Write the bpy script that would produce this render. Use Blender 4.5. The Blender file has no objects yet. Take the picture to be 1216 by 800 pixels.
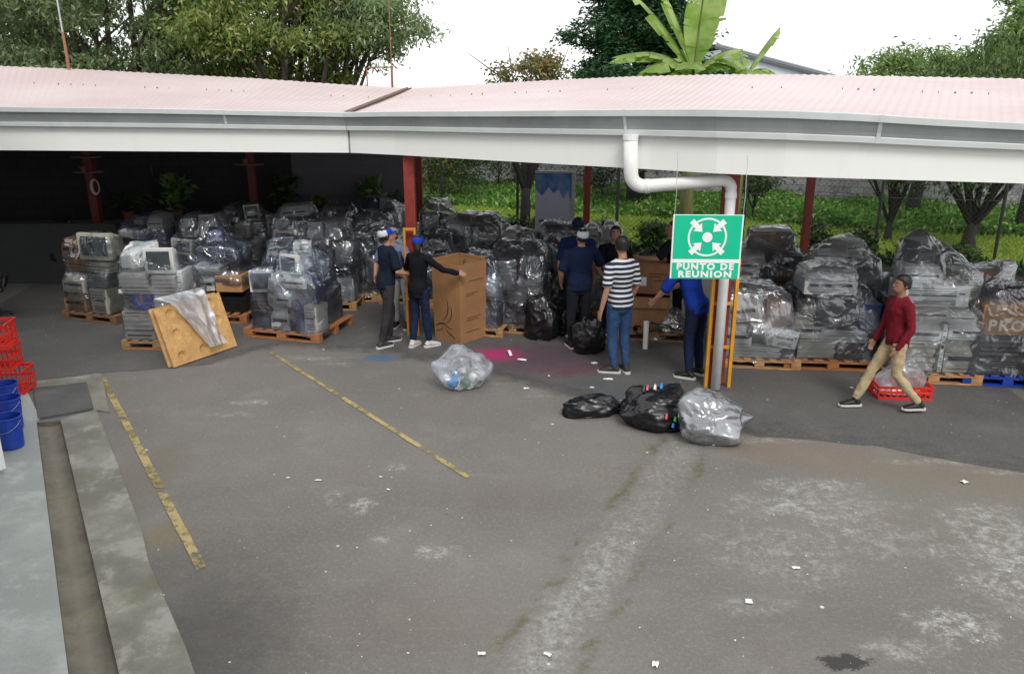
import bpy, bmesh, math, random
import numpy as np
from mathutils import Vector, Matrix, noise as mn
from mathutils.bvhtree import BVHTree
SC = bpy.context.scene
COL = SC.collection
R = math.radians
PI = math.pi
# ------------------------------------------------------------------ camera
F = 950.0; HC = 3.55; PITCH = math.atan((400-104)/F)
cp, sp = math.cos(PITCH), math.sin(PITCH)
def ray(px, py):
    u = (px-608)/F; v = (400-py)/F
    return Vector((u, cp+v*sp, -sp+v*cp))
def P(px, py, h=0.0):
    d = ray(px, py); t = (h-HC)/d.z
    return Vector((d.x*t, d.y*t, h))
def PY(px, py, Y):
    d = ray(px, py); t = Y/d.y
    return Vector((d.x*t, Y, HC+d.z*t))
cam = bpy.data.cameras.new('camera'); camo = bpy.data.objects.new('camera', cam); COL.objects.link(camo)
camo.location = (0, 0, HC); camo.rotation_euler = (PI/2-PITCH, 0, 0)
cam.sensor_fit = 'HORIZONTAL'; cam.sensor_width = 36; cam.lens = F/1216*36; cam.clip_end = 800; cam.clip_start = .05
SC.camera = camo
# ------------------------------------------------------------------ materials
def N(nt, t, **kw):
    n = nt.nodes.new(t)
    for k, v in kw.items():
        if k == 'inp':
            for a, b in v.items():
                s = n.inputs[a]
                if isinstance(b, bpy.types.NodeSocket): nt.links.new(b, s)
                else: s.default_value = b
        else: setattr(n, k, v)
    return n
def M_(nt, op, a, b=0.0, c=0.0, clamp=False):
    n = nt.nodes.new('ShaderNodeMath'); n.operation = op; n.use_clamp = clamp
    for i, x in enumerate((a, b, c)):
        if isinstance(x, bpy.types.NodeSocket): nt.links.new(x, n.inputs[i])
        else: n.inputs[i].default_value = x
    return n.outputs[0]
def col4(c): return (c[0], c[1], c[2], 1.0)
def mixc(nt, fac, a, b, blend='MIX'):
    n = nt.nodes.new('ShaderNodeMix'); n.data_type = 'RGBA'; n.blend_type = blend
    for s, x in ((n.inputs[0], fac), (n.inputs[6], a), (n.inputs[7], b)):
        if isinstance(x, bpy.types.NodeSocket): nt.links.new(x, s)
        else: s.default_value = x if not isinstance(x, (tuple, list)) else col4(x)
    return n.outputs[2]
def ramp(nt, fac, lo, hi):
    n = N(nt, 'ShaderNodeMapRange', inp={0: fac, 1: lo, 2: hi, 3: 0.0, 4: 1.0}); n.interpolation_type = 'SMOOTHSTEP'
    return n.outputs[0]
def newmat(name):
    m = bpy.data.materials.new(name); m.use_nodes = True
    nt = m.node_tree; nt.nodes.clear()
    out = nt.nodes.new('ShaderNodeOutputMaterial')
    return m, nt, out
MATS = {}
def mat(name, c, rough=.6, metal=0.0, var=.12, scale=6.0, bump=0.0, bscale=40., spec=.5, c2=None, stretch=(1, 1, 1), trans=0.0):
    if name in MATS: return MATS[name]
    if any(w_ in name for w_ in ('cotton', 'denim', 'trousers', 'cap', 'shirt')): spec = .12
    m, nt, out = newmat(name)
    tc = N(nt, 'ShaderNodeTexCoord'); mp = N(nt, 'ShaderNodeMapping', inp={0: tc.outputs['Object'], 3: stretch})
    nz = N(nt, 'ShaderNodeTexNoise', inp={'Vector': mp.outputs[0], 'Scale': scale, 'Detail': 6.0, 'Roughness': .65})
    f = ramp(nt, nz.outputs[0], .3, .7)
    lo = c2 if c2 else tuple(max(0, x*(1-var)) for x in c); hi = c if c2 else tuple(min(1, x*(1+var)) for x in c)
    colr = mixc(nt, f, lo, hi)
    b = N(nt, 'ShaderNodeBsdfPrincipled', inp={'Base Color': colr, 'Roughness': rough, 'Metallic': metal, 'Specular IOR Level': spec})
    rr = M_(nt, 'MULTIPLY_ADD', f, .15, rough-.07, clamp=True); nt.links.new(rr, b.inputs['Roughness'])
    if bump:
        nb = N(nt, 'ShaderNodeTexNoise', inp={'Vector': mp.outputs[0], 'Scale': bscale, 'Detail': 4.0})
        bp = N(nt, 'ShaderNodeBump', inp={'Strength': bump, 'Distance': .01, 'Height': nb.outputs[0]})
        nt.links.new(bp.outputs[0], b.inputs['Normal'])
    sh = b.outputs[0]
    if trans:
        t = N(nt, 'ShaderNodeBsdfTranslucent', inp={'Color': colr})
        sh = N(nt, 'ShaderNodeMixShader', inp={0: trans, 1: b.outputs[0], 2: t.outputs[0]}).outputs[0]
    nt.links.new(sh, out.inputs[0])
    MATS[name] = m
    return m
def leafmat(name, c1, c2, c3=None, trans=.35):
    if name in MATS: return MATS[name]
    m, nt, out = newmat(name)
    g = N(nt, 'ShaderNodeNewGeometry')
    rp = N(nt, 'ShaderNodeValToRGB', inp={0: g.outputs['Random Per Island']})
    e = rp.color_ramp.elements; e[0].color = col4(c1); e[1].color = col4(c2)
    e[0].position = 0; e[1].position = .8
    if c3: x = rp.color_ramp.elements.new(1.0); x.color = col4(c3)
    b = N(nt, 'ShaderNodeBsdfPrincipled', inp={'Base Color': rp.outputs[0], 'Roughness': .5, 'Specular IOR Level': .35})
    t = N(nt, 'ShaderNodeBsdfTranslucent', inp={'Color': rp.outputs[0]})
    mx = N(nt, 'ShaderNodeMixShader', inp={0: trans, 1: b.outputs[0], 2: t.outputs[0]})
    nt.links.new(mx.outputs[0], out.inputs[0])
    MATS[name] = m
    return m
def film_mat(name, tint=(.55, .62, .78), base=.10, streak=.4, dens=1.0, seed=0., transcol=(.86, .89, .93), scale=5.0, body=.0, rough=.16, dark=None, bump=.65, bd=.04, gcol=1.0):
    """clear stretch film / plastic: see-through between folds, glossy where folds catch the light"""
    if name in MATS: return MATS[name]
    m, nt, out = newmat(name)
    tc = N(nt, 'ShaderNodeTexCoord')
    oi = N(nt, 'ShaderNodeObjectInfo')
    sh_ = N(nt, 'ShaderNodeVectorMath', operation='ADD', inp={0: tc.outputs['Object'], 1: N(nt, 'ShaderNodeVectorMath', operation='SCALE', inp={0: (1., .6, .3), 3: M_(nt, 'MULTIPLY', oi.outputs['Random'], 40.)}).outputs[0]}).outputs[0]
    n0 = N(nt, 'ShaderNodeTexNoise', inp={'Vector': sh_, 'Scale': 1.5, 'Detail': 3.0})
    w = N(nt, 'ShaderNodeVectorMath', operation='MULTIPLY_ADD', inp={0: n0.outputs['Color'], 1: (1.1, 1.1, 1.3), 2: sh_})
    m1 = N(nt, 'ShaderNodeMapping', inp={0: w.outputs[0], 1: (seed, seed*.7, 0), 2: (.35, .25, .3), 3: (1.3, 1.3, 3.6)})
    m2 = N(nt, 'ShaderNodeMapping', inp={0: w.outputs[0], 1: (seed+3, 1, 0), 2: (.9, -.5, .8), 3: (5.5, 1.3, 1.3)})
    a = N(nt, 'ShaderNodeTexNoise', noise_type='RIDGED_MULTIFRACTAL', inp={'Vector': m1.outputs[0], 'Scale': scale*.55, 'Detail': 4.0, 'Roughness': .5})
    b = N(nt, 'ShaderNodeTexNoise', noise_type='RIDGED_MULTIFRACTAL', inp={'Vector': m2.outputs[0], 'Scale': scale*.45, 'Detail': 4.0, 'Roughness': .5})
    big = N(nt, 'ShaderNodeTexNoise', inp={'Vector': w.outputs[0], 'Scale': 2.6, 'Detail': 2.0})
    hgt = M_(nt, 'ADD', a.outputs[0], b.outputs[0])
    bp = N(nt, 'ShaderNodeBump', inp={'Strength': bump, 'Distance': bd, 'Height': hgt})
    lw = N(nt, 'ShaderNodeLayerWeight', inp={'Blend': .35, 'Normal': bp.outputs[0]})
    gl = N(nt, 'ShaderNodeBsdfGlossy', inp={'Color': (.95, .97, 1, 1), 'Roughness': rough, 'Normal': bp.outputs[0]})
    df = N(nt, 'ShaderNodeBsdfDiffuse', inp={'Color': col4(tint), 'Normal': bp.outputs[0]})
    tr = N(nt, 'ShaderNodeBsdfTransparent', inp={'Color': col4(transcol)})
    s1 = ramp(nt, a.outputs[0], .7, 1.5); s2 = ramp(nt, b.outputs[0], .75, 1.6)
    st = M_(nt, 'MAXIMUM', s1, s2)
    st = M_(nt, 'MULTIPLY', st, ramp(nt, big.outputs[0], .36, .56))
    haze = M_(nt, 'MULTIPLY', ramp(nt, big.outputs[0], .45, .75), body*1.2+.06)
    haze = M_(nt, 'ADD', haze, body*.6)
    fd = M_(nt, 'MULTIPLY_ADD', st, streak*.8*dens, haze, clamp=True)
    fg = M_(nt, 'MULTIPLY_ADD', lw.outputs['Fresnel'], .65*dens, base+.05, clamp=True)
    fg = M_(nt, 'MULTIPLY_ADD', st, streak*.5, fg, clamp=True)
    x = N(nt, 'ShaderNodeMixShader', inp={0: fd, 1: tr.outputs[0], 2: df.outputs[0]})
    y = N(nt, 'ShaderNodeMixShader', inp={0: fg, 1: x.outputs[0], 2: gl.outputs[0]})
    nt.links.new(y.outputs[0], out.inputs[0])
    MATS[name] = m
    return m
# ------------------------------------------------------------------ mesh builder
class MB:
    def __init__(s): s.v = []; s.f = []; s.m = []
    def add(s, vs, fs, mi=0, M=None):
        o = len(s.v)
        s.v += [tuple(M @ Vector(p)) if M else tuple(p) for p in vs]
        s.f += [tuple(o+i for i in f) for f in fs]; s.m += [mi]*len(fs)
        return s
    def box(s, x0, x1, y0, y1, z0, z1, mi=0, M=None):
        vs = [(x0, y0, z0), (x1, y0, z0), (x1, y1, z0), (x0, y1, z0), (x0, y0, z1), (x1, y0, z1), (x1, y1, z1), (x0, y1, z1)]
        return s.add(vs, [(3, 2, 1, 0), (4, 5, 6, 7), (0, 1, 5, 4), (1, 2, 6, 5), (2, 3, 7, 6), (3, 0, 4, 7)], mi, M)
    def tube(s, pts, rad, side=None, n=10, mi=0, M=None, cap=.5, rings=2):
        """swept elliptical section; rad: number or (ra, rb); rounded ends when cap > 0"""
        pts = [Vector(p) for p in pts]
        rad = [(r, r) if not isinstance(r, (tuple, list)) else r for r in rad]
        k = len(pts)
        tang = []
        for i in range(k):
            t = pts[min(i+1, k-1)]-pts[max(i-1, 0)]
            tang.append(t.normalized() if t.length > 1e-9 else Vector((0, 0, 1)))
        ref = Vector(side) if side else (Vector((1, 0, 0)) if abs(tang[0].x) < .9 else Vector((0, 1, 0)))
        R_ = []
        def ring(c, t, ra, rb):
            nonlocal ref
            a = ref-t*ref.dot(t)
            if a.length < 1e-4: a = t.orthogonal()
            a.normalize(); b = t.cross(a)
            if not side: ref = a
            return [c+a*(ra*math.cos(2*PI*j/n))+b*(rb*math.sin(2*PI*j/n)) for j in range(n)]
        if cap:
            rm = min(rad[0])
            for q in range(rings, 0, -1):
                th = q/(rings+.6)*PI/2
                R_.append(ring(pts[0]-tang[0]*rm*cap*2*math.sin(th)*.5, tang[0], rad[0][0]*math.cos(th), rad[0][1]*math.cos(th)))
        for i in range(k): R_.append(ring(pts[i], tang[i], *rad[i]))
        if cap:
            rm = min(rad[-1])
            for q in range(1, rings+1):
                th = q/(rings+.6)*PI/2
                R_.append(ring(pts[-1]+tang[-1]*rm*cap*2*math.sin(th)*.5, tang[-1], rad[-1][0]*math.cos(th), rad[-1][1]*math.cos(th)))
        vs = [p for r in R_ for p in r]; fs = []
        for i in range(len(R_)-1):
            for j in range(n):
                j2 = (j+1) % n
                fs.append((i*n+j, i*n+j2, (i+1)*n+j2, (i+1)*n+j))
        fs.append(tuple(range(n-1, -1, -1))); L = (len(R_)-1)*n; fs.append(tuple(L+j for j in range(n)))
        return s.add(vs, fs, mi, M)
    def ell(s, c, r, n=12, m=8, mi=0, M=None):
        vs = []; fs = []
        for i in range(1, m):
            th = PI*i/m
            for j in range(n):
                ph = 2*PI*j/n
                vs.append((c[0]+r[0]*math.sin(th)*math.cos(ph), c[1]+r[1]*math.sin(th)*math.sin(ph), c[2]+r[2]*math.cos(th)))
        for i in range(m-2):
            for j in range(n): fs.append((i*n+j, (i+1)*n+j, (i+1)*n+(j+1) % n, i*n+(j+1) % n))
        t = len(vs); vs += [(c[0], c[1], c[2]+r[2]), (c[0], c[1], c[2]-r[2])]
        for j in range(n):
            fs.append((t, j, (j+1) % n)); fs.append((t+1, (m-2)*n+(j+1) % n, (m-2)*n+j))
        return s.add(vs, fs, mi, M)
    def lathe(s, prof, n=20, mi=0, M=None, c=(0, 0)):
        vs = []; fs = []
        for r, z in prof:
            for j in range(n): vs.append((c[0]+r*math.cos(2*PI*j/n), c[1]+r*math.sin(2*PI*j/n), z))
        for i in range(len(prof)-1):
            for j in range(n): fs.append((i*n+j, i*n+(j+1) % n, (i+1)*n+(j+1) % n, (i+1)*n+j))
        return s.add(vs, fs, mi, M)
    def prism(s, poly, z0, z1, mi=0, M=None):
        n = len(poly); vs = [(p[0], p[1], z0) for p in poly]+[(p[0], p[1], z1) for p in poly]
        fs = [tuple(range(n-1, -1, -1)), tuple(range(n, 2*n))]+[(i, (i+1) % n, n+(i+1) % n, n+i) for i in range(n)]
        return s.add(vs, fs, mi, M)
    def mesh(s, name, mats, smooth=False, bevel=0.0, fix=False):
        me = bpy.data.meshes.new(name)
        me.from_pydata(s.v, [], s.f)
        for m in (mats if isinstance(mats, (list, tuple)) else [mats]): me.materials.append(m)
        me.polygons.foreach_set('material_index', s.m)
        if fix or bevel:
            bm = bmesh.new(); bm.from_mesh(me)
            if fix: bmesh.ops.recalc_face_normals(bm, faces=bm.faces)
            if bevel:
                es = [e for e in bm.edges if len(e.link_faces) == 2 and e.calc_face_angle(0) > .6]
                bmesh.ops.bevel(bm, geom=es, offset=bevel, segments=2, profile=.6, affect='EDGES', clamp_overlap=True)
            bm.to_mesh(me); bm.free()
        if smooth: me.polygons.foreach_set('use_smooth', [True]*len(me.polygons))
        me.update()
        return me
    def build(s, name, mats, parent=None, smooth=False, bevel=0.0, fix=False, **kw):
        return link(name, s.mesh(name, mats, smooth, bevel, fix), parent, **kw)
def link(name, me, parent=None, loc=None, rot=None, scale=None, label=None):
    o = bpy.data.objects.new(name, me); COL.objects.link(o)
    if parent: o.parent = parent
    if loc is not None: o.location = loc
    if rot is not None: o.rotation_euler = rot
    if scale is not None: o.scale = scale
    if label: o['label'] = label
    return o
def empty(name, loc=(0, 0, 0), rz=0.0):
    o = bpy.data.objects.new(name, None); COL.objects.link(o); o.location = loc; o.rotation_euler = (0, 0, rz)
    o.empty_display_size = .2
    return o
def tag(o, label=None, cat=None, group=None, kind=None):
    if label: o['label'] = label
    if cat: o['category'] = cat
    if group: o['group'] = group
    if kind: o['kind'] = kind
    return o
def thing(name, label, cat, loc=(0, 0, 0), rz=0.0, group=None):
    return tag(empty(name, loc, rz), label, cat, group)
def struct(o): o['kind'] = 'structure'; return o
def quadsmesh(name, V, mat_, nper=4, smooth=False):
    """V: (n, nper, 3) numpy"""
    n = V.shape[0]; me = bpy.data.meshes.new(name)
    me.vertices.add(n*nper); me.vertices.foreach_set('co', V.reshape(-1).astype(np.float32))
    me.loops.add(n*nper); me.loops.foreach_set('vertex_index', np.arange(n*nper, dtype=np.int32))
    me.polygons.add(n); me.polygons.foreach_set('loop_start', np.arange(0, n*nper, nper, dtype=np.int32))
    me.polygons.foreach_set('loop_total', np.full(n, nper, dtype=np.int32))
    me.materials.append(mat_); me.update(calc_edges=True); me.validate()
    return me
def leaves(rng, C, L, W, droop=.5, spread=1.0, bend=True):
    """leaf quads at points C: pointed rhombus blades hanging by droop"""
    n = len(C)
    az = rng.uniform(0, 2*np.pi, n); el = rng.normal(-droop, .45*spread, n)
    d = np.stack([np.cos(az)*np.cos(el), np.sin(az)*np.cos(el), np.sin(el)], 1)
    r = rng.normal(0, 1, (n, 3)); s = np.cross(d, r); s /= np.linalg.norm(s, axis=1, keepdims=True)+1e-9
    l = (L*rng.uniform(.6, 1.3, n))[:, None]; w = (W*rng.uniform(.7, 1.3, n))[:, None]
    V = np.empty((n, 4, 3)); V[:, 0] = C; V[:, 1] = C+d*l*.45+s*w*.5; V[:, 2] = C+d*l; V[:, 3] = C+d*l*.45-s*w*.5
    V[:, 2, 2] -= (l[:, 0]*.1)
    return V
# ------------------------------------------------------------------ light
W = bpy.data.worlds.new('World'); SC.world = W; W.use_nodes = True
nt = W.node_tree; nt.nodes.clear()
SUN_EL, SUN_AZ = R(47), R(166)      # high sun behind thin cloud, from behind the camera
sky = N(nt, 'ShaderNodeTexSky', sky_type='NISHITA', sun_disc=False, sun_elevation=SUN_EL, sun_rotation=SUN_AZ, air_density=1.0, dust_density=4.0)
tc = N(nt, 'ShaderNodeTexCoord')
cl = N(nt, 'ShaderNodeTexNoise', inp={'Vector': tc.outputs['Generated'], 'Scale': 1.6, 'Detail': 5.0})
cc = mixc(nt, ramp(nt, cl.outputs[0], .3, .7), (12.6, 12.9, 13.4), (15.2, 15.2, 15.2))     # white cloud deck over the sky
skc = mixc(nt, .86, sky.outputs[0], cc)
bg = N(nt, 'ShaderNodeBackground', inp={0: skc, 1: .10})
wo = nt.nodes.new('ShaderNodeOutputWorld'); nt.links.new(bg.outputs[0], wo.inputs[0])
sl = bpy.data.lights.new('sun', 'SUN'); sl.energy = 1.5; sl.angle = R(20); sl.color = (1, .97, .92)
so = bpy.data.objects.new('sun', sl); COL.objects.link(so)
so.rotation_euler = Vector((-math.sin(SUN_AZ)*math.cos(SUN_EL)*-1, math.cos(SUN_AZ)*math.cos(SUN_EL), math.sin(SUN_EL))).to_track_quat('Z', 'Y').to_euler()
SC.view_settings.view_transform = 'Standard'; SC.view_settings.look = 'None'; SC.view_settings.exposure = .1; SC.view_settings.gamma = 1
SC.cycles.use_denoising = True
SC.cycles.max_bounces = 7; SC.cycles.diffuse_bounces = 3; SC.cycles.glossy_bounces = 3; SC.cycles.transparent_max_bounces = 14; SC.cycles.transmission_bounces = 3
SC.cycles.sample_clamp_indirect = 6
# ------------------------------------------------------------------ plain materials
white = mat('white paint', (.82, .83, .81), .45, var=.03, scale=1.5)
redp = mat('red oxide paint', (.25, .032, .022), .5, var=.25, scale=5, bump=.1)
redd = mat('darkened red paint', (.12, .018, .014), .5, var=.25, scale=5)
yel = mat('yellow paint', (.66, .31, .02), .45, var=.12, scale=8)
wood = mat('pallet wood', (.42, .23, .10), .75, var=.35, scale=5, stretch=(1, 9, 6), bump=.3)
wooddark = mat('old pallet wood', (.22, .12, .06), .8, var=.35, scale=5, stretch=(1, 9, 6), bump=.3)
woodred = mat('reddish pallet wood', (.36, .15, .06), .75, var=.3, scale=5, stretch=(1, 9, 6), bump=.3)
card = mat('cardboard', (.46, .255, .11), .85, var=.10, scale=3, bump=.08)
cardd = mat('brown cardboard', (.26, .14, .07), .85, var=.12, scale=3)
tape = mat('brown tape', (.38, .24, .10), .3, var=.1)
blackp = mat('black plastic', (.012, .012, .014), .4, var=.3)
darkp = mat('dark plastic', (.035, .037, .042), .45, var=.3)
greyp = mat('grey plastic', (.16, .165, .17), .5, var=.12)
lgrey = mat('light grey plastic', (.40, .41, .40), .5, var=.08)
beige = mat('beige plastic', (.46, .44, .36), .5, var=.08)
offw = mat('off white plastic', (.66, .66, .62), .45, var=.06)
bluep = mat('blue plastic', (.012, .05, .36), .35, var=.1)
navyp = mat('navy plastic', (.015, .03, .12), .4, var=.2)
redc = mat('red crate plastic', (.72, .03, .018), .4, var=.08)
metalg = mat('grey metal', (.35, .36, .37), .35, metal=.7, var=.15)
screenm = mat('screen glass', (.05, .065, .07), .12, var=.2, scale=2)
paperm = mat('white paper', (.75, .76, .76), .7, var=.08)
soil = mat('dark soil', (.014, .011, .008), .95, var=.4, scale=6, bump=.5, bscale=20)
bark = mat('bark', (.10, .08, .06), .9, var=.4, scale=6, stretch=(3, 3, .6), bump=.6, bscale=14)
barkd = mat('dark bark', (.020, .017, .015), .9, var=.4, scale=6, stretch=(3, 3, .6), bump=.6, bscale=14)

# ------------------------------------------------------------------ the yard ground
def seg_dist(nt, X, Y, a, b):
    """distance from point to segment a-b and the position along it"""
    dx, dy = b[0]-a[0], b[1]-a[1]; L2 = dx*dx+dy*dy
    px = M_(nt, 'SUBTRACT', X, a[0]); py = M_(nt, 'SUBTRACT', Y, a[1])
    t = M_(nt, 'DIVIDE', M_(nt, 'ADD', M_(nt, 'MULTIPLY', px, dx), M_(nt, 'MULTIPLY', py, dy)), L2, clamp=True)
    ex = M_(nt, 'SUBTRACT', px, M_(nt, 'MULTIPLY', t, dx)); ey = M_(nt, 'SUBTRACT', py, M_(nt, 'MULTIPLY', t, dy))
    d = M_(nt, 'SQRT', M_(nt, 'ADD', M_(nt, 'MULTIPLY', ex, ex), M_(nt, 'MULTIPLY', ey, ey)))
    return d, t
def blob(nt, X, Y, c, r, nz, soft=.5, amp=1.0, sy=1.0):
    """irregular patch around c: 1 inside, 0 outside, the edge broken by noise"""
    dx = M_(nt, 'SUBTRACT', X, c[0]); dy = M_(nt, 'DIVIDE', M_(nt, 'SUBTRACT', Y, c[1]), sy)
    d = M_(nt, 'DIVIDE', M_(nt, 'SQRT', M_(nt, 'ADD', M_(nt, 'MULTIPLY', dx, dx), M_(nt, 'MULTIPLY', dy, dy))), r)
    d = M_(nt, 'ADD', d, M_(nt, 'MULTIPLY', M_(nt, 'SUBTRACT', nz, .5), amp*2))
    return M_(nt, 'SUBTRACT', 1.0, ramp(nt, d, 1-soft, 1+soft*.4))
def ground_mat(name, base, dark, light, yard=True):
    m, nt, out = newmat(name)
    g = N(nt, 'ShaderNodeNewGeometry'); sx = N(nt, 'ShaderNodeSeparateXYZ', inp={0: g.outputs['Position']})
    X, Y = sx.outputs[0], sx.outputs[1]; pos = g.outputs['Position']
    def nz(s, d=6., r=.6, **k): return N(nt, 'ShaderNodeTexNoise', inp={'Vector': pos, 'Scale': s, 'Detail': d, 'Roughness': r}).outputs[0]
    big = nz(.35, 4.); mid = nz(1.7, 8., .7); fine = nz(28., 4., .7); grit = nz(160., 2., .6)
    c = mixc(nt, ramp(nt, big, .32, .68), dark, base)
    c = mixc(nt, M_(nt, 'MULTIPLY', ramp(nt, mid, .5, .75), .55), c, light)
    c = mixc(nt, M_(nt, 'MULTIPLY', ramp(nt, nz(.8, 5., .6), .56, .72), .35), c, tuple(x*k for x, k in zip(base, (1.12, .98, .86))))
    c = mixc(nt, M_(nt, 'MULTIPLY', ramp(nt, nz(.55, 7., .7), .55, .7), .45), c, tuple(x*.66 for x in base))
    c = mixc(nt, M_(nt, 'MULTIPLY', ramp(nt, fine, .48, .72), .55), c, tuple(x*1.45 for x in base))
    c = mixc(nt, M_(nt, 'MULTIPLY', ramp(nt, nz(55., 3., .7), .5, .68), .5), c, tuple(x*.48 for x in base))
    c = mixc(nt, M_(nt, 'MULTIPLY', ramp(nt, grit, .5, .7), .45), c, tuple(x*.4 for x in base))
    st_ = N(nt, 'ShaderNodeTexNoise', inp={'Vector': N(nt, 'ShaderNodeMapping', inp={0: pos, 2: (0, 0, -.25), 3: (.35, 3.0, 1)}).outputs[0], 'Scale': 1.3, 'Detail': 8., 'Roughness': .75}).outputs[0]
    c = mixc(nt, M_(nt, 'MULTIPLY', ramp(nt, st_, .55, .72), .35), c, tuple(x*1.3 for x in base))
    vc = N(nt, 'ShaderNodeTexVoronoi', feature='DISTANCE_TO_EDGE', inp={'Vector': N(nt, 'ShaderNodeVectorMath', operation='MULTIPLY_ADD', inp={0: N(nt, 'ShaderNodeTexNoise', inp={'Vector': pos, 'Scale': 1.8, 'Detail': 6.}).outputs['Color'], 1: (1.1, 1.1, 0), 2: pos}).outputs[0], 'Scale': .33})
    crk = M_(nt, 'MULTIPLY', M_(nt, 'SUBTRACT', 1., ramp(nt, vc.outputs['Distance'], .0, .008)), ramp(nt, nz(.6, 3.), .5, .62))
    c = mixc(nt, M_(nt, 'MULTIPLY', crk, .12), c, tuple(x*.35 for x in base))
    hgt = M_(nt, 'ADD', M_(nt, 'MULTIPLY', grit, .5), fine)
    if yard:
        # the reddish band in front of the shed floor
        A = P(880, 528); B = P(1216, 585)
        d, t = seg_dist(nt, X, Y, (A.x, A.y), (B.x+.8, B.y-.2))
        f = M_(nt, 'MULTIPLY', M_(nt, 'SUBTRACT', 1.0, ramp(nt, M_(nt, 'ADD', d, M_(nt, 'MULTIPLY', mid, .4)), .3, .75)), .4)
        c = mixc(nt, f, c, (.21, .15, .105))
        # rough worn strip of concrete with moss on both edges
        A = P(812, 528); B = P(608, 830); C = P(800, 540)
        d, t = seg_dist(nt, X, Y, (A.x, A.y), (B.x, B.y))
        dn = M_(nt, 'ADD', d, M_(nt, 'MULTIPLY', M_(nt, 'SUBTRACT', nz(2.2, 9., .78), .5), .62))
        ins = M_(nt, 'SUBTRACT', 1.0, ramp(nt, dn, .06, .27))
        rough = ramp(nt, nz(14., 8., .8), .34, .72)
        low = M_(nt, 'MULTIPLY_ADD', ramp(nt, t, .15, .75), .5, .16)
        pat = M_(nt, 'MULTIPLY', ramp(nt, nz(1.6, 8., .75), .36, .6), low)
        c = mixc(nt, M_(nt, 'MULTIPLY', ins, M_(nt, 'MULTIPLY_ADD', pat, .85, .13)), c, mixc(nt, rough, (.13, .125, .105), (.52, .52, .49)))
        edge = M_(nt, 'MULTIPLY', M_(nt, 'SUBTRACT', 1.0, ramp(nt, M_(nt, 'ABSOLUTE', M_(nt, 'SUBTRACT', dn, .27)), .0, .075)), ramp(nt, nz(2.3, 6., .7), .42, .62))
        c = mixc(nt, M_(nt, 'MULTIPLY', edge, .75), c, (.085, .085, .03))
        # pale efflorescence and scuffs
        pn = nz(4.2, 10., .85); grain = ramp(nt, nz(9., 12., .9), .46, .60)
        for (px, py, r, sy, k) in ((1190, 632, .55, 1.0, .75), (1210, 690, .5, 1.0, .6), (1135, 742, .33, .6, .85), (1075, 770, .3, .5, .6), (985, 600, .6, .8, .5), (1045, 640, .5, .6, .35), (930, 660, .6, .9, .35),
                                (905, 600, .45, .5, .35), (962, 575, .5, .3, .5), (430, 600, .14, 1.2, .7), (395, 590, .1, 1.6, .5), (518, 655, .16, .8, .8), (450, 640, .13, .6, .5), (300, 478, .3, .3, .6), (270, 492, .3, .3, .35),
                                (1090, 500, .25, .3, .6), (895, 720, .3, .4, .5), (470, 555, .14, .7, .4), (640, 470, .2, .3, .4), (590, 455, .2, .3, .35), (360, 425, .4, .3, .4), (400, 432, .35, .3, .4), (880, 520, .7, .22, .45), (1130, 548, .7, .12, .55), (1200, 560, .5, .12, .5)):
            p = P(px, py)
            b = blob(nt, X, Y, (p.x, p.y), r*.95, pn, .5, 2.3, sy)
            c = mixc(nt, M_(nt, 'MULTIPLY', M_(nt, 'MULTIPLY', b, grain), min(1, k*1.15)), c, (.46, .465, .445))
        for (px, py, r, sy, k, cc_) in ((690, 385, .8, .5, .35, (.05, .045, .05)), (212, 740, .8, 1.5, .4, (.055, .052, .05)), (260, 780, .6, 1.2, .4, (.05, .05, .048)), (600, 590, .8, .5, .2, (.09, .07, .06)),
                                (180, 560, .35, 2.2, .35, (.16, .13, .07)), (195, 635, .25, 1.0, .4, (.22, .16, .06)), (500, 735, .8, .6, .25, (.15, .115, .095)), (960, 745, 1.0, .6, .25, (.115, .105, .095)), (1150, 600, 1.2, .8, .25, (.14, .145, .10))):
            p = P(px, py)
            c = mixc(nt, M_(nt, 'MULTIPLY', blob(nt, X, Y, (p.x, p.y), r, pn, .8, 1.1, sy), k), c, cc_)
    if yard:
        p = P(1005, 786); c = mixc(nt, M_(nt, 'MULTIPLY', blob(nt, X, Y, (p.x, p.y), .17, nz(9., 9., .8), .22, 1.5, .5), .85), c, (.028, .028, .028))
    # spilt toner: magenta, purple and blue
    tn = nz(4., 8., .75)
    for (px, py, r, sy, k, cc_) in ((640, 424, 1.15, .7, .55, (.085, .03, .065)), (588, 421, .42, .75, .75, (.50, .02, .16)), (680, 440, .5, .5, .4, (.16, .03, .07)), (452, 425, .3, .6, .75, (.05, .13, .25)), (735, 470, .55, .6, .35, (.05, .08, .11)), (700, 455, .4, .4, .3, (.05, .07, .10))):
        p = P(px, py)
        c = mixc(nt, M_(nt, 'MULTIPLY', blob(nt, X, Y, (p.x, p.y), r, tn, .8, .9, sy), k), c, cc_)
    # paint flecks and crumbs pressed into the surface
    for s, th, k in ((1.9, .055, .95), (3.6, .06, .9), (7., .07, .75), (13., .075, .6)):
        v = N(nt, 'ShaderNodeTexVoronoi', inp={'Vector': pos, 'Scale': s, 'Randomness': 1.0})
        sc_ = N(nt, 'ShaderNodeSeparateColor', inp={0: v.outputs['Color']})
        on = M_(nt, 'LESS_THAN', M_(nt, 'DIVIDE', v.outputs['Distance'], M_(nt, 'POWER', sc_.outputs[0], 3.)), th)
        c = mixc(nt, M_(nt, 'MULTIPLY', on, k), c, (.62, .62, .6))
    v = N(nt, 'ShaderNodeTexVoronoi', inp={'Vector': pos, 'Scale': 2.4})
    sc_ = N(nt, 'ShaderNodeSeparateColor', inp={0: v.outputs['Color']})
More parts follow.
